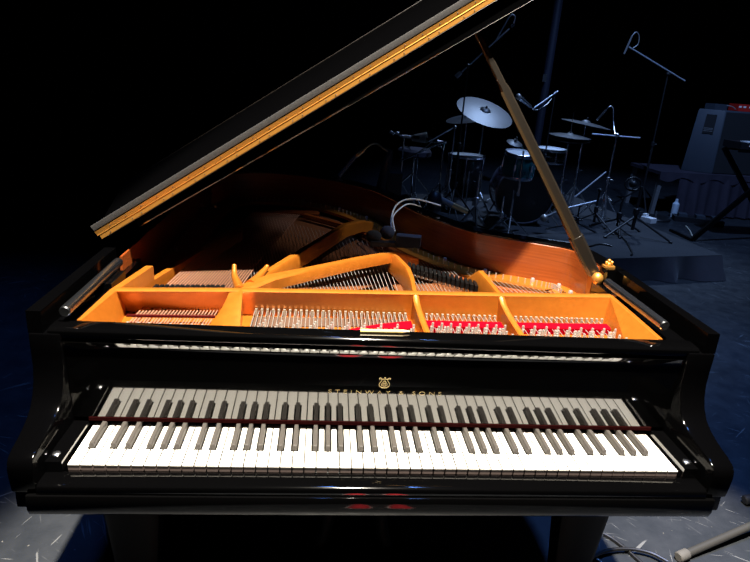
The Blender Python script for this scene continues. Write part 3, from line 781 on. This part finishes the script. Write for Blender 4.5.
def drum(name, label, base, ax, R_, H_, shell, head_m, nl=6, hoop='chrome', cat='drum', both=False, a0=0.0):
    ax = V(ax).normalized(); base = V(base); t = thing(name, base, label, cat)
    b = MB(); b.lathe([(R_*.985, 0), (R_, .004), (R_, H_-.004), (R_*.985, H_)], base, ax, 40); b.build('shell', M[shell], t)
    b = MB(); b.lathe([(0.0001, H_+.004), (R_*.9, H_+.004), (R_, H_)], base, ax, 40); b.build('drumhead', M[head_m], t)
    b = MB(); b.lathe([(0.0001, -.004), (R_*.9, -.004), (R_, 0)], base, ax, 40); b.build('drumhead', M['headblack' if not both else head_m], t)
    hp = [(R_*.99, -.012), (R_*1.04, -.012), (R_*1.05, .0), (R_*1.04, .016), (R_*1.0, .018), (R_*.99, .012)]
    for h in (0, H_):
        b = MB(); sgn = 1 if h else -1
        b.lathe([(r, h-(z*-sgn if 0 else -z*sgn)) for r, z in hp], base, ax, 40); b.build('hoop', M[hoop], t)
    a = ax.cross(V((0, 1, 0)));
    if a.length < 1e-2: a = ax.cross(V((1, 0, 0)))
    a.normalize(); c = ax.cross(a)
    for k in range(nl):
        an = a0+2*PI*k/nl; rd = a*math.cos(an)+c*math.sin(an)
        b = MB(); p = base+rd*(R_+.012)
        b.tube([p+ax*0.0, p+ax*H_], 0.0045, 6); b.tube([p+ax*H_*.35, p+ax*H_*.65], 0.011, 8); b.build('lug', M['chrome'], t)
    return t, a, c
# bass drum, resonant head turned to the camera
bc = V((1.735, 4.45, RZ+0.295)); bax = V((-0.10, -1, 0.0)).normalized()
t_, a_, c_ = drum('bass_drum', 'black bass drum standing on the riser behind the curved piano rim', bc-bax*0.38, bax, 0.265, 0.38, 'plumshell', 'headblack', 8, 'hoopgrey', both=True)
for s in (-1, 1):
    b = MB(); rt = bax.cross(V((0, 0, 1))).normalized()
    b.tube([bc+rt*s*0.24-bax*0.10+V((0, 0, -0.08)), bc+rt*s*0.36-bax*0.0+V((0, 0, -0.284))], 0.008, 8); b.build('spur', M['chrome'], t_)
b = MB(); b.box(bc-bax*.19+V((0, 0, 0.30)), (0.06, 0.10, 0.05), bevel=.008); b.tube([bc-bax*.19+V((0, 0, .30)), bc-bax*.19+V((-.05, 0, .42))], .012, 10); b.build('tom_mount', M['chrome'], t_)
# teal rack tom
rt_ = atY(521, 152, 4.24)
drum('rack_tom', 'small teal drum with chrome hoops above the bass drum', rt_+V((0, 0.02, -0.205)), V((0.02, -0.12, 1)), 0.138, 0.19, 'teal', 'head', 6)
# floor tom on three legs
ft = atY(467, 156, 4.95); fz = ft.z
t_, a_, c_ = drum('floor_tom', 'black floor tom with white head on chrome legs left of the bass drum', (ft.x, ft.y, fz-0.40), (0, 0, 1), 0.178, 0.40, 'drumblack', 'head', 6, a0=.3)
for k in range(3):
    a = 0.5+k*2*PI/3; x, y = ft.x+0.197*math.cos(a), ft.y+0.197*math.sin(a)
    b = MB(); b.tube([V((x, y, fz-0.12)), V((x, y, RZ+0.01))], 0.008, 8); b.ball((x, y, RZ+.012), .014); b.build('leg', M['chrome'], t_)
# snare and its stand behind
sn = atY(551, 149, 5.62)
drum('snare_drum', 'shallow dark snare drum under the small cymbals', sn+V((0, 0, -0.13)), (0, -0.03, 1), 0.17, 0.125, 'drumblack', 'head', 8)
stand('snare_stand', 'low chrome snare stand behind the lid prop', sn.x, sn.y, sn.z-0.137, a0=1.0, spread=.22)
# pedal on the bass drum, throne
th = thing('drum_throne', (0.86, 5.78, RZ), 'dark purple padded drum stool between the cymbal stand and percussion', 'stool')
tc = V((0.86, 5.78, 0))
b = MB(); b.lathe([(0.0001, .0), (.17, .0), (.19, .02), (.19, .065), (.17, .09), (.0001, .10)], (tc.x, tc.y, 0.62), n=28); b.build('seat', M['tablecloth'], th)
b = MB(); b.cyl((tc.x, tc.y, 0.30), (tc.x, tc.y, .62), .014, 12); b.build('post', M['chrome'], th)
for k in range(3):
    b = MB(); a = .4+k*2*PI/3; b.tube([V((tc.x, tc.y, .44)), V((tc.x+.24*math.cos(a), tc.y+.24*math.sin(a), RZ+.012))], .010, 8); b.build('leg', M['chrome'], th)
# cymbals
c1 = atY(485, 111, 4.95); ax1 = V((0.17, -0.40, 0.88))
cymbal('ride_cymbal', 'large tilted ride cymbal catching blue light left of the lid prop', c1, 0.285, ax1)
stand('cymbal_stand', 'chrome cymbal stand holding the large tilted ride cymbal', c1.x+0.01, c1.y+0.04, c1.z-0.02, spread=.3, a0=.9)
c0 = atY(462, 117, 5.5)
cymbal('crash_cymbal', 'thin cymbal edge showing behind the large ride cymbal', c0+V((0.06, 0, 0)), 0.23, V((-0.22, -0.10, 1)))
stand('cymbal_stand', 'chrome cymbal stand under the hidden cymbal behind the ride', c0.x+0.06, c0.y+0.02, c0.z-0.01, a0=.2)
c2 = atY(586, 123, 5.15)
cymbal('crash_cymbal', 'upper of the two flat cymbals right of the lid prop', c2, 0.255, V((0.13, -0.03, 1)))
stand('cymbal_stand', 'chrome stand under the upper flat cymbal right of the lid prop', c2.x, c2.y, c2.z-0.01, a0=1.4)
c3 = atY(570, 135, 4.95)
cymbal('hi_hat_cymbal', 'top hi-hat cymbal just below the upper flat cymbal', c3, 0.205, V((0.04, -0.03, 1)))
cymbal('hi_hat_cymbal', 'bottom hi-hat cymbal facing upward beneath its twin', c3+V((0.0, 0.0, -0.055)), 0.20, V((0.02, 0.08, -1)))
hs = stand('hi_hat_stand', 'chrome hi-hat stand with thin pull rod right of the lid prop', c3.x, c3.y, c3.z-0.05, a0=.5)
b = MB(); b.cyl((c3.x, c3.y, c3.z-.05), (c3.x, c3.y, c3.z+.22), .004, 8); b.build('pull_rod', M['chrome'], hs)
c4 = atY(515, 142, 5.25)
cymbal('splash_cymbal', 'tiny splash cymbal left of the lid prop above the teal drum', c4, 0.085, V((0.15, -0.35, 1)))
stand('cymbal_stand', 'chrome stand carrying the tiny splash cymbal', c4.x-0.0, c4.y+0.03, c4.z-0.012, a0=.1)
# percussion rack left of the kit
py = 5.1
t_ = thing('percussion_rack', (*atY(420, 140, py).xy, RZ), 'chrome percussion bar with blocks and bells at the left of the drum kit', 'percussion')
b = MB(); b.tube([atY(404, 136, py), atY(446, 143, py)], 0.016, 10); b.build('rack_bar', M['chrome'], t_)
b = MB(); b.box(atY(424, 138, py), (0.24, 0.14, 0.03), Matrix.Rotation(0.1, 3, 'Y'), bevel=.006); b.build('wood_block', M['drumblack'], t_)
b = MB(); b.lathe([(.03, 0), (.055, .15), (.05, .15), (.028, 0)], atY(412, 138, py), (0.8, -.3, .1), 16, True); b.build('cowbell', M['steel'], t_)
for (u, v) in ((391, 132), (397, 133), (402, 136), (432, 140), (440, 146), (408, 147)):
    b = MB(); p = atY(u, v, py); b.ball(p, .018, (1.3, 1, .8)); b.tube([p, p+V((.03, 0, -.03))], .006, 6); b.build('wing_bolt', M['chrome'], t_)
for u, v in ((404, 137), (444, 143)):
    p = atY(u, v, py); b = MB(); b.tube([p, V((p.x, p.y, RZ+.012))], .011, 10); tripod(b, p.x, p.y, RZ, .25, .2, .008, .5); b.build('leg', M['chrome'], t_)
# ------------------------------------------------------------------ microphone stands round the kit
def wand(name, label, pts, r, m, cat='microphone', head=None, hm='steel', body='handle'):
    t = thing(name, pts[0], label, cat)
    b = MB(); b.tube(pts, r, 12); b.build(body, M[m], t)
    if head: b = MB(); b.ball(head[0], head[1]); b.build('grille', M[hm], t)
    return t
ya = 4.75
p = atY(455, 127, ya)
stand('microphone_stand', 'chrome boom stand with short thick arm left of the floor tom', p.x, p.y, p.z, r=.009, boom=(atY(429, 142, ya), atY(455, 127, ya)), a0=.8)
q_ = atY(400, 161, ya+.07)
b = MB(); b.tube([q_, atY(418, 153, ya+.07), atY(446, 141, ya+.07)], .009, 8); b.tube([atY(418, 153, ya+.07), atY(432, 142, ya)], .006, 8)
t_ = thing('microphone_stand', (*atY(418, 153, ya+.07).xy, RZ), 'thin chrome boom stand slanting below the percussion bar', 'stand'); b.build('tube', M['chrome'], t_)
p = atY(418, 153, ya+.07); b = MB(); b.tube([p, V((p.x, p.y, RZ+.01))], .008, 8); tripod(b, p.x, p.y, RZ, .20, .13, .007, 1.3); b.build('stand', M['chrome'], t_)
# overhead
yo = 4.55
p = atY(468, 66, yo)
stand('microphone_stand', 'tall black overhead boom stand in front of the ride cymbal', p.x, p.y, p.z, r=.009, m='plastic', boom=(atY(461.8, 72, yo), atY(509.5, 28.5, yo)), a0=.2)
t_ = wand('overhead_microphone', 'slim overhead microphone at the top of the tall boom', [atY(514, 24, yo), atY(511.2, 26.8, yo)], .012, 'chrome')
b = MB(); b.tube(spline([atY(495, 42, yo), atY(504, 26, yo), atY(511, 15, yo), atY(515, 17, yo), atY(513.5, 24, yo)], 6), .006, 8); b.build('cable', M['satinsteel'], t_)
b = MB(); b.tube([atY(456, 77, yo), atY(461, 72.5, yo)], .019, 10)
t_ = thing('counterweight', atY(458, 75, yo), 'pale counterweight at the low end of the overhead boom', 'counterweight'); b.build('weight', M['satinsteel'], t_)
# vocal mic by the prop
yv = 4.7
wand('vocal_microphone', 'silver ball-headed microphone just right of the lid prop', [atY(520, 98, yv), atY(531, 107, yv)], [.022, .013], 'chrome', head=(atY(518.5, 96.5, yv), .027), hm='steel')
p = atY(555, 93, yv+.2)
stand('microphone_stand', 'slim black stand beside the dark pole with short boom', p.x, p.y, p.z, r=.008, m='plastic', boom=(atY(534, 108, yv), atY(558, 91, yv+.2)), a0=.7)
b = MB(); b.tube(spline([atY(531, 107, yv), atY(536, 110, yv), atY(546, 105, yv+.1), atY(553, 97, yv+.2)], 6), .005, 8)
tag(b.build('microphone_cable', M['chrome']), 'thin cable sagging under the short boom beside the dark pole', 'cable')
# tom mic rod
yt = 4.02
t_ = thing('tom_microphone_arm', (*atY(518, 195, yt).xy, RZ), 'bright thin rod slanting in front of the teal drum', 'stand')
b = MB(); b.tube([atY(523.5, 151, yt), atY(518, 196, yt)], [.008, .013], 10); b.build('rod', M['chrome'], t_)
p = atY(513, 200, yt); b = MB(); b.tube([atY(518, 195, yt), atY(514, 190, yt), p], .007, 8); b.tube([p, V((p.x, p.y, RZ+.01))], .009, 10); tripod(b, p.x, p.y, RZ, .18, .2, .008, .2); b.build('stand', M['chrome'], t_)
# kick mic
yk = 4.15
t_ = wand('kick_microphone', 'silver ball microphone in front of the bass drum', [atY(545, 218, yk), atY(553, 214, yk), atY(564, 209, yk)], [.026, .017, .014], 'chrome', head=(atY(544, 218, yk), .034))
p = atY(580, 205, yk+.05)
stand('microphone_stand', 'short black stand aiming at the bass drum', p.x, p.y, p.z, r=.009, m='plastic', boom=(atY(567, 208, yk), atY(596, 201, yk+.05)), a0=.4)
# chrome double-tube stand near the floor tom
p = atY(480, 172, 4.25)
stand('microphone_stand', 'chrome stand with bright legs in front of the floor tom', p.x, p.y, p.z, r=.012, a0=.5, spread=.14)
p = atY(504, 196, 4.12)
stand('microphone_stand', 'short chrome stand left of the bass drum with clamp', p.x, p.y, p.z, r=.010, a0=1.5, spread=.14)
# right side booms
yr = 4.75
p = atY(617, 135, yr)
stand('microphone_stand', 'stand with level bright boom right of the two flat cymbals', p.x, p.y, p.z, r=.010, m='chrome', boom=(atY(592, 134, yr), atY(640, 138, yr)), a0=.3)
t_ = wand('cymbal_microphone', 'slim bent microphone above the upper flat cymbal', [atY(597, 120, 5.0), atY(606, 110, 5.0)], .012, 'chrome')
b = MB(); b.tube(spline([atY(606, 110, 5.0), atY(610, 106.5, 5.0), atY(613.5, 109, 5.0), atY(613.5, 122, 5.0), atY(615, 134, 4.85)], 6), .005, 8); b.build('cable', M['chrome'], t_)
p = atY(600, 190, 4.5)
stand('microphone_stand', 'low black boom stand slanting up beside the hi-hat', p.x, p.y, p.z, r=.010, m='plastic', boom=(atY(575, 197, 4.45), atY(606, 172, 4.5)), a0=.9)
# small stands with round loops on the front of the riser
p = atZ(631, 236, RZ)
ts = stand('microphone_stand', 'short black tripod stand at the right front of the riser', p.x, p.y, atY(633, 186, p.y).z, r=.013, m='plastic', spread=.34, a0=-0.65)
b = MB(); cc = atY(633, 184, p.y); b.tube([cc+V((.075*math.cos(a), 0, .06*math.sin(a))) for a in [k*PI/10 for k in range(21)]], .008, 8); b.ball(cc, .035); b.build('shock_mount', M['plastic'], ts)
p2 = atZ(616, 232, RZ)
stand('microphone_stand', 'second short black stand between the hi-hat and riser front', p2.x, p2.y, atY(619, 198, p2.y).z, r=.012, m='plastic', spread=.26, a0=.2)
b = MB(); w0 = atY(598, 200, 4.7); b.tube(spline([atY(597, 202, 4.95), atY(601, 197, 4.95), atY(607, 196, 4.95), atY(612, 200, 4.95)], 6), .011, 8)
b.tube([atY(607, 196, 4.95), V((atY(607, 196, 4.95).x, 4.95, RZ+.02))], .01, 8); b.box((atY(607, 196, 4.95).x, 4.95, RZ+.012), (.09, .26, .024), bevel=.004)
t_ = thing('drum_pedal', (atY(607, 196, 4.95).x, 4.95, RZ), 'chrome foot pedal with curved top beside the hi-hat', 'pedal'); b.build('pedal_frame', M['chrome'], t_)
# far boom stand
yf = 6.6
p = atY(668, 74, yf)
stand('microphone_stand', 'tall dark boom stand standing left of the amplifier', p.x, p.y, p.z, z0=0.0, r=.012, m='plastic', boom=(atY(629, 47, yf), atY(685, 81, yf)), spread=.35)
t_ = wand('boom_microphone', 'slim microphone on the tall dark boom left of the amplifier', [atY(624, 54, yf), atY(632, 36, yf)], .012, 'greymetal')
b = MB(); b.tube(spline([atY(632, 36, yf), atY(636, 32, yf), atY(639, 36, yf), atY(638, 44, yf), atY(633, 48, yf)], 6), .007, 8); b.build('cable', M['greymetal'], t_)
# dark pole behind the kit
M['bluesteel'] = mat('dark_blue_steel', (0.016, 0.018, 0.032), 0.5, 0.3)
pz = atY(537, 140, 7.0)
t_ = thing('lighting_pole', (pz.x, 7.0, 0), 'thick dark blue upright pole behind the drum kit', 'pole')
b = MB(); b.cyl((pz.x, 7.0, 0.02), (pz.x, 7.0, 3.4), 0.055, 18); b.build('tube', M['bluesteel'], t_)
b = MB(); b.cyl((pz.x, 7.0, 0.0), (pz.x, 7.0, 0.03), 0.28, 28, .006); b.build('base', M['plastic'], t_)
b = MB(); q_ = atY(544, 78, 6.93); b.box(q_, (.05, .05, .09), bevel=.008); b.build('clamp', M['chrome'], t_)
# paper and cables on the riser
pp = atZ(648, 222, RZ)
b = MB(); b.box((pp.x, pp.y, RZ+0.025), (.09, .13, .05), Matrix.Rotation(0.4, 3, 'Z'), bevel=.004)
b.box((pp.x-.02, pp.y+.04, RZ+0.065), (.045, .04, .03), Matrix.Rotation(.4, 3, 'Z'), bevel=.01)
t_ = thing('adapter_box', (pp.x, pp.y, RZ), 'small white box lying at the right edge of the riser', 'box'); b.build('body', M['white'], t_)
for k, (pts, lab) in enumerate([([(615, 232), (625, 240), (632, 252), (628, 262), (633, 268)], 'thin black cable hanging over the front edge of the riser'),
                                ([(548, 240), (570, 243), (588, 246), (600, 244), (612, 246)], 'black cable lying along the riser beside the stands'),
                                ([(475, 224), (490, 229), (505, 231), (518, 230)], 'black cable lying on the riser before the bass drum')]):
    b = MB(); P3 = []
    for u, v in pts:
        P = atZ(u, v, RZ+.008)
        fr = (P.xy-rc).dot(V((ru.y, -ru.x)).normalized())
        P3.append(P)
    if k == 0: P3 = [P3[0], P3[1], P3[2], atZ(631, 255, RZ+.008)]
    b.tube(spline(P3, 8), .007, 8); tag(b.build('cable', M['cable']), lab, 'cable', None)

# ------------------------------------------------------------------ right side: amplifier, table, keyboards
ty = 6.3
tz = atY(700, 174, ty).z
A_, B_ = atY(661, 172, ty), atY(760, 180, ty)
tx0, tx1 = A_.x, B_.x
t_ = thing('covered_table', ((tx0+tx1)/2, ty+.35, 0), 'table under a dark plum cloth carrying the amplifier', 'table')
b = MB(); b.box(((tx0+tx1)/2, ty+.4, tz-.02), (tx1-tx0, .8, .04), bevel=.012); b.build('tabletop', M['tablecloth'], t_)
b = MB(); r0, r1 = [], []
for i in range(61):
    x = lerp(tx0+.26, tx1, i/60); w = .03*math.sin(i*.8)+.02*math.sin(i*.31)
    r0.append(V((x, ty-.006, tz-.01))); r1.append(V((x+.02, ty-.02+w, .02)))
b.loft([r0, [lerp(p, q, .5) for p, q in zip(r0, r1)], r1], closed=False, cap=False)
r0 = [V((lerp(tx0-.006, tx1, i/40), ty-.01, tz-.006)) for i in range(41)]; r1 = [V((lerp(tx0-.006, tx1, i/40), ty-.014+.006*math.sin(i), tz-.09-.03*math.sin(i*.5))) for i in range(41)]
b.loft([r0, r1], closed=False, cap=False)
b.build('cloth_front', M['tablecloth'], t_)
for x in (tx0+.05, tx1-.05):
    for y in (ty+.06, ty+.74):
        b = MB(); b.bar((x, y, tz-.04), (x-.03 if x < 4.5 else x, y, 0.0), .05, .05, .004); b.build('leg', M['greymetal'], t_)
# amplifier
g4 = [atY(680.5, 169.5, ty+.30), atY(711, 174.5, ty+.10), atY(726, 110.5, ty+.16), atY(699, 107.8, ty+.36)]
ah = g4[2].z-tz
r0 = [V((g4[0].x, g4[0].y, tz)), V((g4[1].x, g4[1].y, tz)), V((g4[1].x+.78, g4[1].y+.06, tz)), V((g4[0].x+.78, g4[0].y+.22, tz))]
r1 = [V((g4[3].x, g4[3].y, tz+ah)), V((g4[2].x, g4[2].y, tz+ah)), V((g4[2].x+.78, g4[2].y+.06, tz+ah)), V((g4[3].x+.78, g4[3].y+.22, tz+ah))]
t_ = thing('amplifier', (r0[1].x+.2, ty+.35, tz), 'large black amplifier cabinet standing on the covered table', 'amplifier')
b = MB(); bb, ff = b.loft([r0, r1]); bmesh.ops.recalc_face_normals(b.bm, faces=ff); b._bev(bb, .012, 2); b.build('cabinet', M['tolex'], t_)
e0, e1 = lerp(r0[1], r0[0], .10), lerp(r0[1], r0[0], .9); f0, f1 = lerp(r1[1], r1[0], .1), lerp(r1[1], r1[0], .9)
nrm = (r0[1]-r0[0]).cross(r1[0]-r0[0]).normalized()
def side(a, h): return lerp(lerp(r0[0], r0[1], a), lerp(r1[0], r1[1], a), h)
if nrm.y > 0: nrm = -nrm
b = MB(); o_ = nrm*.004
b.loft([[side(.36, .62)+o_, side(.74, .62)+o_, side(.74, .92)+o_, side(.36, .92)+o_], [side(.36, .62)+o_*4, side(.74, .62)+o_*4, side(.74, .92)+o_*4, side(.36, .92)+o_*4]]); b.build('side_handle', M['foam'], t_)
b = MB()
for h in (.655, .68, .70): b.loft([[side(.38, h)+o_*5, side(.70, h)+o_*5, side(.70, h+.008)+o_*5, side(.38, h+.008)+o_*5], [side(.38, h)+o_*5.5, side(.70, h)+o_*5.5, side(.70, h+.008)+o_*5.5, side(.38, h+.008)+o_*5.5]])
b.build('side_label', M['greymetal'], t_)
b = MB(); g0, g1, g2, g3 = r0[1]+V((.012, -.004, .012)), r0[2]+V((-.012, -.004, .012)), r1[2]+V((-.012, -.004, -.02)), r1[1]+V((.012, -.004, -.02))
b.loft([[g0, g1, g2, g3], [p+V((0, -.006, 0)) for p in (g0, g1, g2, g3)]]); b.build('grille_cloth', M['foam'], t_)
zt = tz+ah
pb_ = atY(722, 103, ty+.25)
b = MB(); b.box((pb_.x, ty+.35, zt+.035), (.20, .16, .07), Matrix.Rotation(.2, 3, 'Z'), bevel=.012)
t_ = thing('effects_box', (pb_.x, ty+.35, zt), 'small dark box on top of the amplifier', 'box'); b.build('case', M['tolex'], t_)
b = MB(); b.tube(spline([V((pb_.x+.08, ty+.3, zt+.06)), V((pb_.x+.16, ty+.27, zt+.05)), V((pb_.x+.2, ty+.25, zt+.02))], 5), .006, 6); b.build('cable', M['greymetal'], t_)
pr_ = atY(736, 107, ty+.2)
t_ = thing('red_keyboard', (pr_.x+.45, ty+.32, zt), 'red keyboard lying on top of the amplifier', 'keyboard')
b = MB(); b.box((pr_.x+.51, ty+.32, zt+.045), (.92, .2, .085), bevel=.008); b.build('case', M['red'], t_)
b = MB(); b.box((pr_.x+.13, ty+.218, zt+.055), (.035, .004, .02)); b.box((pr_.x+.07, ty+.218, zt+.055), (.035, .004, .02)); b.box((pr_.x+.20, ty+.218, zt+.055), (.02, .004, .02)); b.build('panel_marks', M['white'], t_)
# keyboard on crossed stand at the right edge
yk2 = 5.05
k0 = atY(742, 145, yk2)
t_ = thing('stage_keyboard', (k0.x+.6, yk2+.15, k0.z-.03), 'dark stage keyboard on crossed legs at the right edge', 'keyboard')
b = MB(); b.box((k0.x+.6, yk2+.16, k0.z-.01), (1.2, .3, .07), Matrix.Rotation(.0, 3, 'Z'), bevel=.012); b.build('case', M['plastic'], t_)
b = MB(); b.box((k0.x+.6, yk2+.06, k0.z+.03), (1.1, .10, .012)); b.build('keys', M['white'], t_)
b = MB()
for i in range(5): b.box((k0.x+.10+i*.03, yk2+.005, k0.z-.005), (.02, .006, .022))
b.build('panel_lettering', M['white'], t_)
t_ = thing('keyboard_stand', (k0.x+.4, yk2+.15, 0), 'black crossed-leg keyboard stand at the right edge', 'stand')
g = atZ(716, 250, 0.02)
for (dy, a, c_) in ((-.06, (g.x, 0.02), (k0.x+.55, k0.z-.062)), (.30, (k0.x+.85, 0.02), (k0.x+.02, k0.z-.062))):
    b = MB(); b.bar((a[0], yk2+dy, a[1]), (c_[0], yk2+dy, c_[1]), .05, .03, .004, up=V((0, 1, 0))); b.build('leg', M['satin'], t_)
b = MB(); b.bar((k0.x+.0, yk2+.02, k0.z-.066), (k0.x+.9, yk2+.02, k0.z-.066), .03, .02); b.build('support_bar', M['satin'], t_)
b = MB(); b.bar((k0.x+.0, yk2+.27, k0.z-.066), (k0.x+.9, yk2+.27, k0.z-.066), .03, .02); b.build('support_bar', M['satin'], t_)
b = MB(); b.bar((g.x-.02, yk2-.08, .015), (g.x-.02, yk2+.35, .015), .03, .03); b.build('floor_bar', M['satin'], t_)
# pedals and cables on the floor right of the riser
p = atZ(690, 222, 0); p.x += 0.11
t_ = thing('pedalboard', (p.x, p.y, 0), 'low black pedalboard on the floor before the covered table', 'pedalboard')
R4 = Matrix.Rotation(-0.35, 3, 'Z')
b = MB(); b.box((p.x-.02, p.y, .03), (.56, .20, .06), R4, bevel=.008); b.build('board', M['plastic'], t_)
b = MB()
for dx in (-.2, .0, .18): b.box(V((p.x, p.y, .075))+R4 @ V((dx, 0, 0)), (.10, .13, .035), R4, bevel=.006)
b.build('pedal_units', M['tolex'], t_)
p = atZ(683, 216, 0.06)
b = MB(); b.lathe([(.001, 0), (.04, 0), (.042, .02), (.042, .17), (.018, .20), (.018, .23), (.001, .235)], (p.x, 6.22, 0.0), n=18)
t_ = thing('water_bottle', (p.x, 6.22, 0), 'clear bottle standing by the covered table leg', 'bottle'); b.build('body', M['bottle'], t_)
p = atZ(655, 219, 0)
b = MB(); b.lathe([(.001, 0), (.17, 0), (.18, .012), (.17, .03), (.03, .035), (.001, .035)], (p.x, p.y, 0), n=28)
t_ = thing('stand_base', (p.x, p.y, 0), 'round dark stand base on the floor right of the riser', 'stand'); b.build('disc', M['plastic'], t_)
b = MB(); b.cyl((p.x, p.y, .03), (p.x, p.y, .10), .014, 10); b.build('stub', M['chrome'], t_)
b = MB(); b.tube(spline([atZ(686, 226, .007), atZ(690, 231, .007), atZ(693, 238, .007)], 5), .007, 6); tag(b.build('cable', M['cable_pale']), 'short pale cable on the floor near the pedalboard', 'cable')
# ------------------------------------------------------------------ floor in front: stand leg and cables
hub = V((2.05, 0.86, 0.0))
t_ = thing('floor_stand', hub, 'grey stand leg with rubber tip on the floor at bottom right', 'stand')
e1 = atZ(679, 557, 0.018); e2 = atZ(745, 500, 0.02)
for e in (e1, e2):
    b = MB(); b.tube([V((hub.x, hub.y, .09)), e], 0.013, 14); lg = b.build('leg', M['legpaint'], t_)
    dd = (e-V((hub.x, hub.y, .09))).normalized()
    b = MB(); b.tube([e-dd*.04, e-dd*.035, e, e+dd*.004], [.014, .018, .018, .014], 14); o = b.build('rubber_tip', M['rubber' if e is e1 else 'plastic']); o.parent = lg
b = MB(); b.cyl((hub.x, hub.y, .05), (hub.x, hub.y, 1.3), .016, 14); b.build('pole', M['legpaint'], t_)
b = MB(); b.tube([V((hub.x, hub.y, .09)), V((hub.x+.4, hub.y+.5, .018))], .013, 12); b.build('leg', M['legpaint'], t_)
cbs = [([(604, 534), (614, 540), (627, 550), (645, 566)], 'black cable running diagonally on the floor below the right piano leg'),
       ([(588, 560), (606, 551), (628, 549), (650, 553), (668, 562)], 'black cable curving on the floor toward the grey stand leg'),
       ([(578, 548), (592, 556), (606, 566)], 'short black cable by the foot of the right piano leg')]
for i, (pts, lab) in enumerate(cbs):
    b = MB(); b.tube(spline([atZ(u, v, .007+.011*(i == 1)) for u, v in pts], 8), .0062, 8); tag(b.build('floor_cable', M['cable']), lab, 'cable')

# red shoes standing in front of the keyboard, seen only mirrored in the lacquer
for s in (-1, 1):
    x, y = 0.070+s*0.085, -0.74
    t_ = thing('shoe', (x, y, 0), ('left' if s < 0 else 'right')+' red shoe with pale sole, mirrored in the key slip lacquer', 'shoe')
    b = MB(); rings = []
    for yy, w, h in ((-.14, .025, .05), (-.12, .040, .095), (-.05, .042, .10), (.02, .046, .075), (.09, .052, .056), (.14, .042, .044), (.16, .020, .028)):
        rings.append([V((x+w*math.cos(a), y+yy, .022+max(0, math.sin(a))*h)) for a in [k*PI/8 for k in range(9)]])
    b.loft(rings); b.build('upper', M['suede'], t_)
    b = MB(); b.prism([(x+w*sg, y+yy) for yy, w, sg in ((-.145, .027, -1), (-.145, .027, 1), (-.06, .045, 1), (.09, .056, 1), (.15, .040, 1), (.165, .017, 1), (.165, .017, -1), (.15, .040, -1), (.09, .056, -1), (-.06, .045, -1))], 0, .024, 'z', bevel=.004); b.build('sole', M['white'], t_)

# ------------------------------------------------------------------ repeats share a group
GR = {'microphone_stand': 'microphone stands around the drum kit', 'cymbal_stand': 'cymbal stands of the drum kit', 'ride_cymbal': 'cymbals of the drum kit',
      'crash_cymbal': 'cymbals of the drum kit', 'hi_hat_cymbal': 'cymbals of the drum kit', 'splash_cymbal': 'cymbals of the drum kit',
      'floor_cable': 'cables on the floor in front', 'shoe': 'pair of red shoes'}
for o in list(C.objects):
    if o.parent is None and 'category' in o.keys() and o.name.split('.')[0] in GR: o['group'] = GR[o.name.split('.')[0]]
# ------------------------------------------------------------------ lights
def aim(o, src, dst):
    o.location = V(src); o.rotation_euler = (V(dst)-V(src)).to_track_quat('-Z', 'Y').to_euler()
def spot(name, src, dst, power, col, ang, blend, size=.06):
    l = bpy.data.lights.new(name, 'SPOT'); l.energy = power; l.color = col; l.spot_size = math.radians(ang); l.spot_blend = blend; l.shadow_soft_size = size
    o = bpy.data.objects.new(name, l); C.objects.link(o); aim(o, src, dst); return o
spot('warm_spotlight', (0.08, -0.55, 4.75), (0.18, 0.30, 0.0), 5000, (1.0, 0.91, 0.77), 34, 0.26, .04)
spot('side_spotlight', (3.0, 0.2, 4.6), (0.10, 1.30, 0.88), 420, (0.85, 0.88, 1.0), 9, 0.5, .05)
spot('blue_backlight', (3.3, 7.2, 5.6), (1.9, 4.9, 0.6), 620, (0.42, 0.62, 1.0), 46, 0.5, .08)
spot('blue_overhead', (1.25, 1.0, 6.4), (2.1, 1.1, 0.0), 1500, (0.14, 0.34, 1.0), 46, 0.9, .2)
spot('blue_sidelight', (3.2, 3.2, 5.6), (3.5, 5.6, 0.6), 860, (0.30, 0.50, 1.0), 62, 0.6, .12)
spot('blue_wash', (-0.35, 0.8, 6.0), (-2.1, 1.0, 0.0), 420, (0.10, 0.28, 1.0), 46, 0.8, .15)
w = bpy.data.worlds.new('stage_dark'); scene.world = w; w.use_nodes = True
w.node_tree.nodes['Background'].inputs[0].default_value = (0.25, 0.4, 1.0, 1); w.node_tree.nodes['Background'].inputs[1].default_value = 0.0006
scene.view_settings.view_transform = 'Standard'; scene.view_settings.look = 'None'; scene.view_settings.gamma = 1.0
scene.view_settings.exposure = 0.0; scene.view_settings.use_curve_mapping = False
try: scene.cycles.use_denoising = True
except Exception: pass
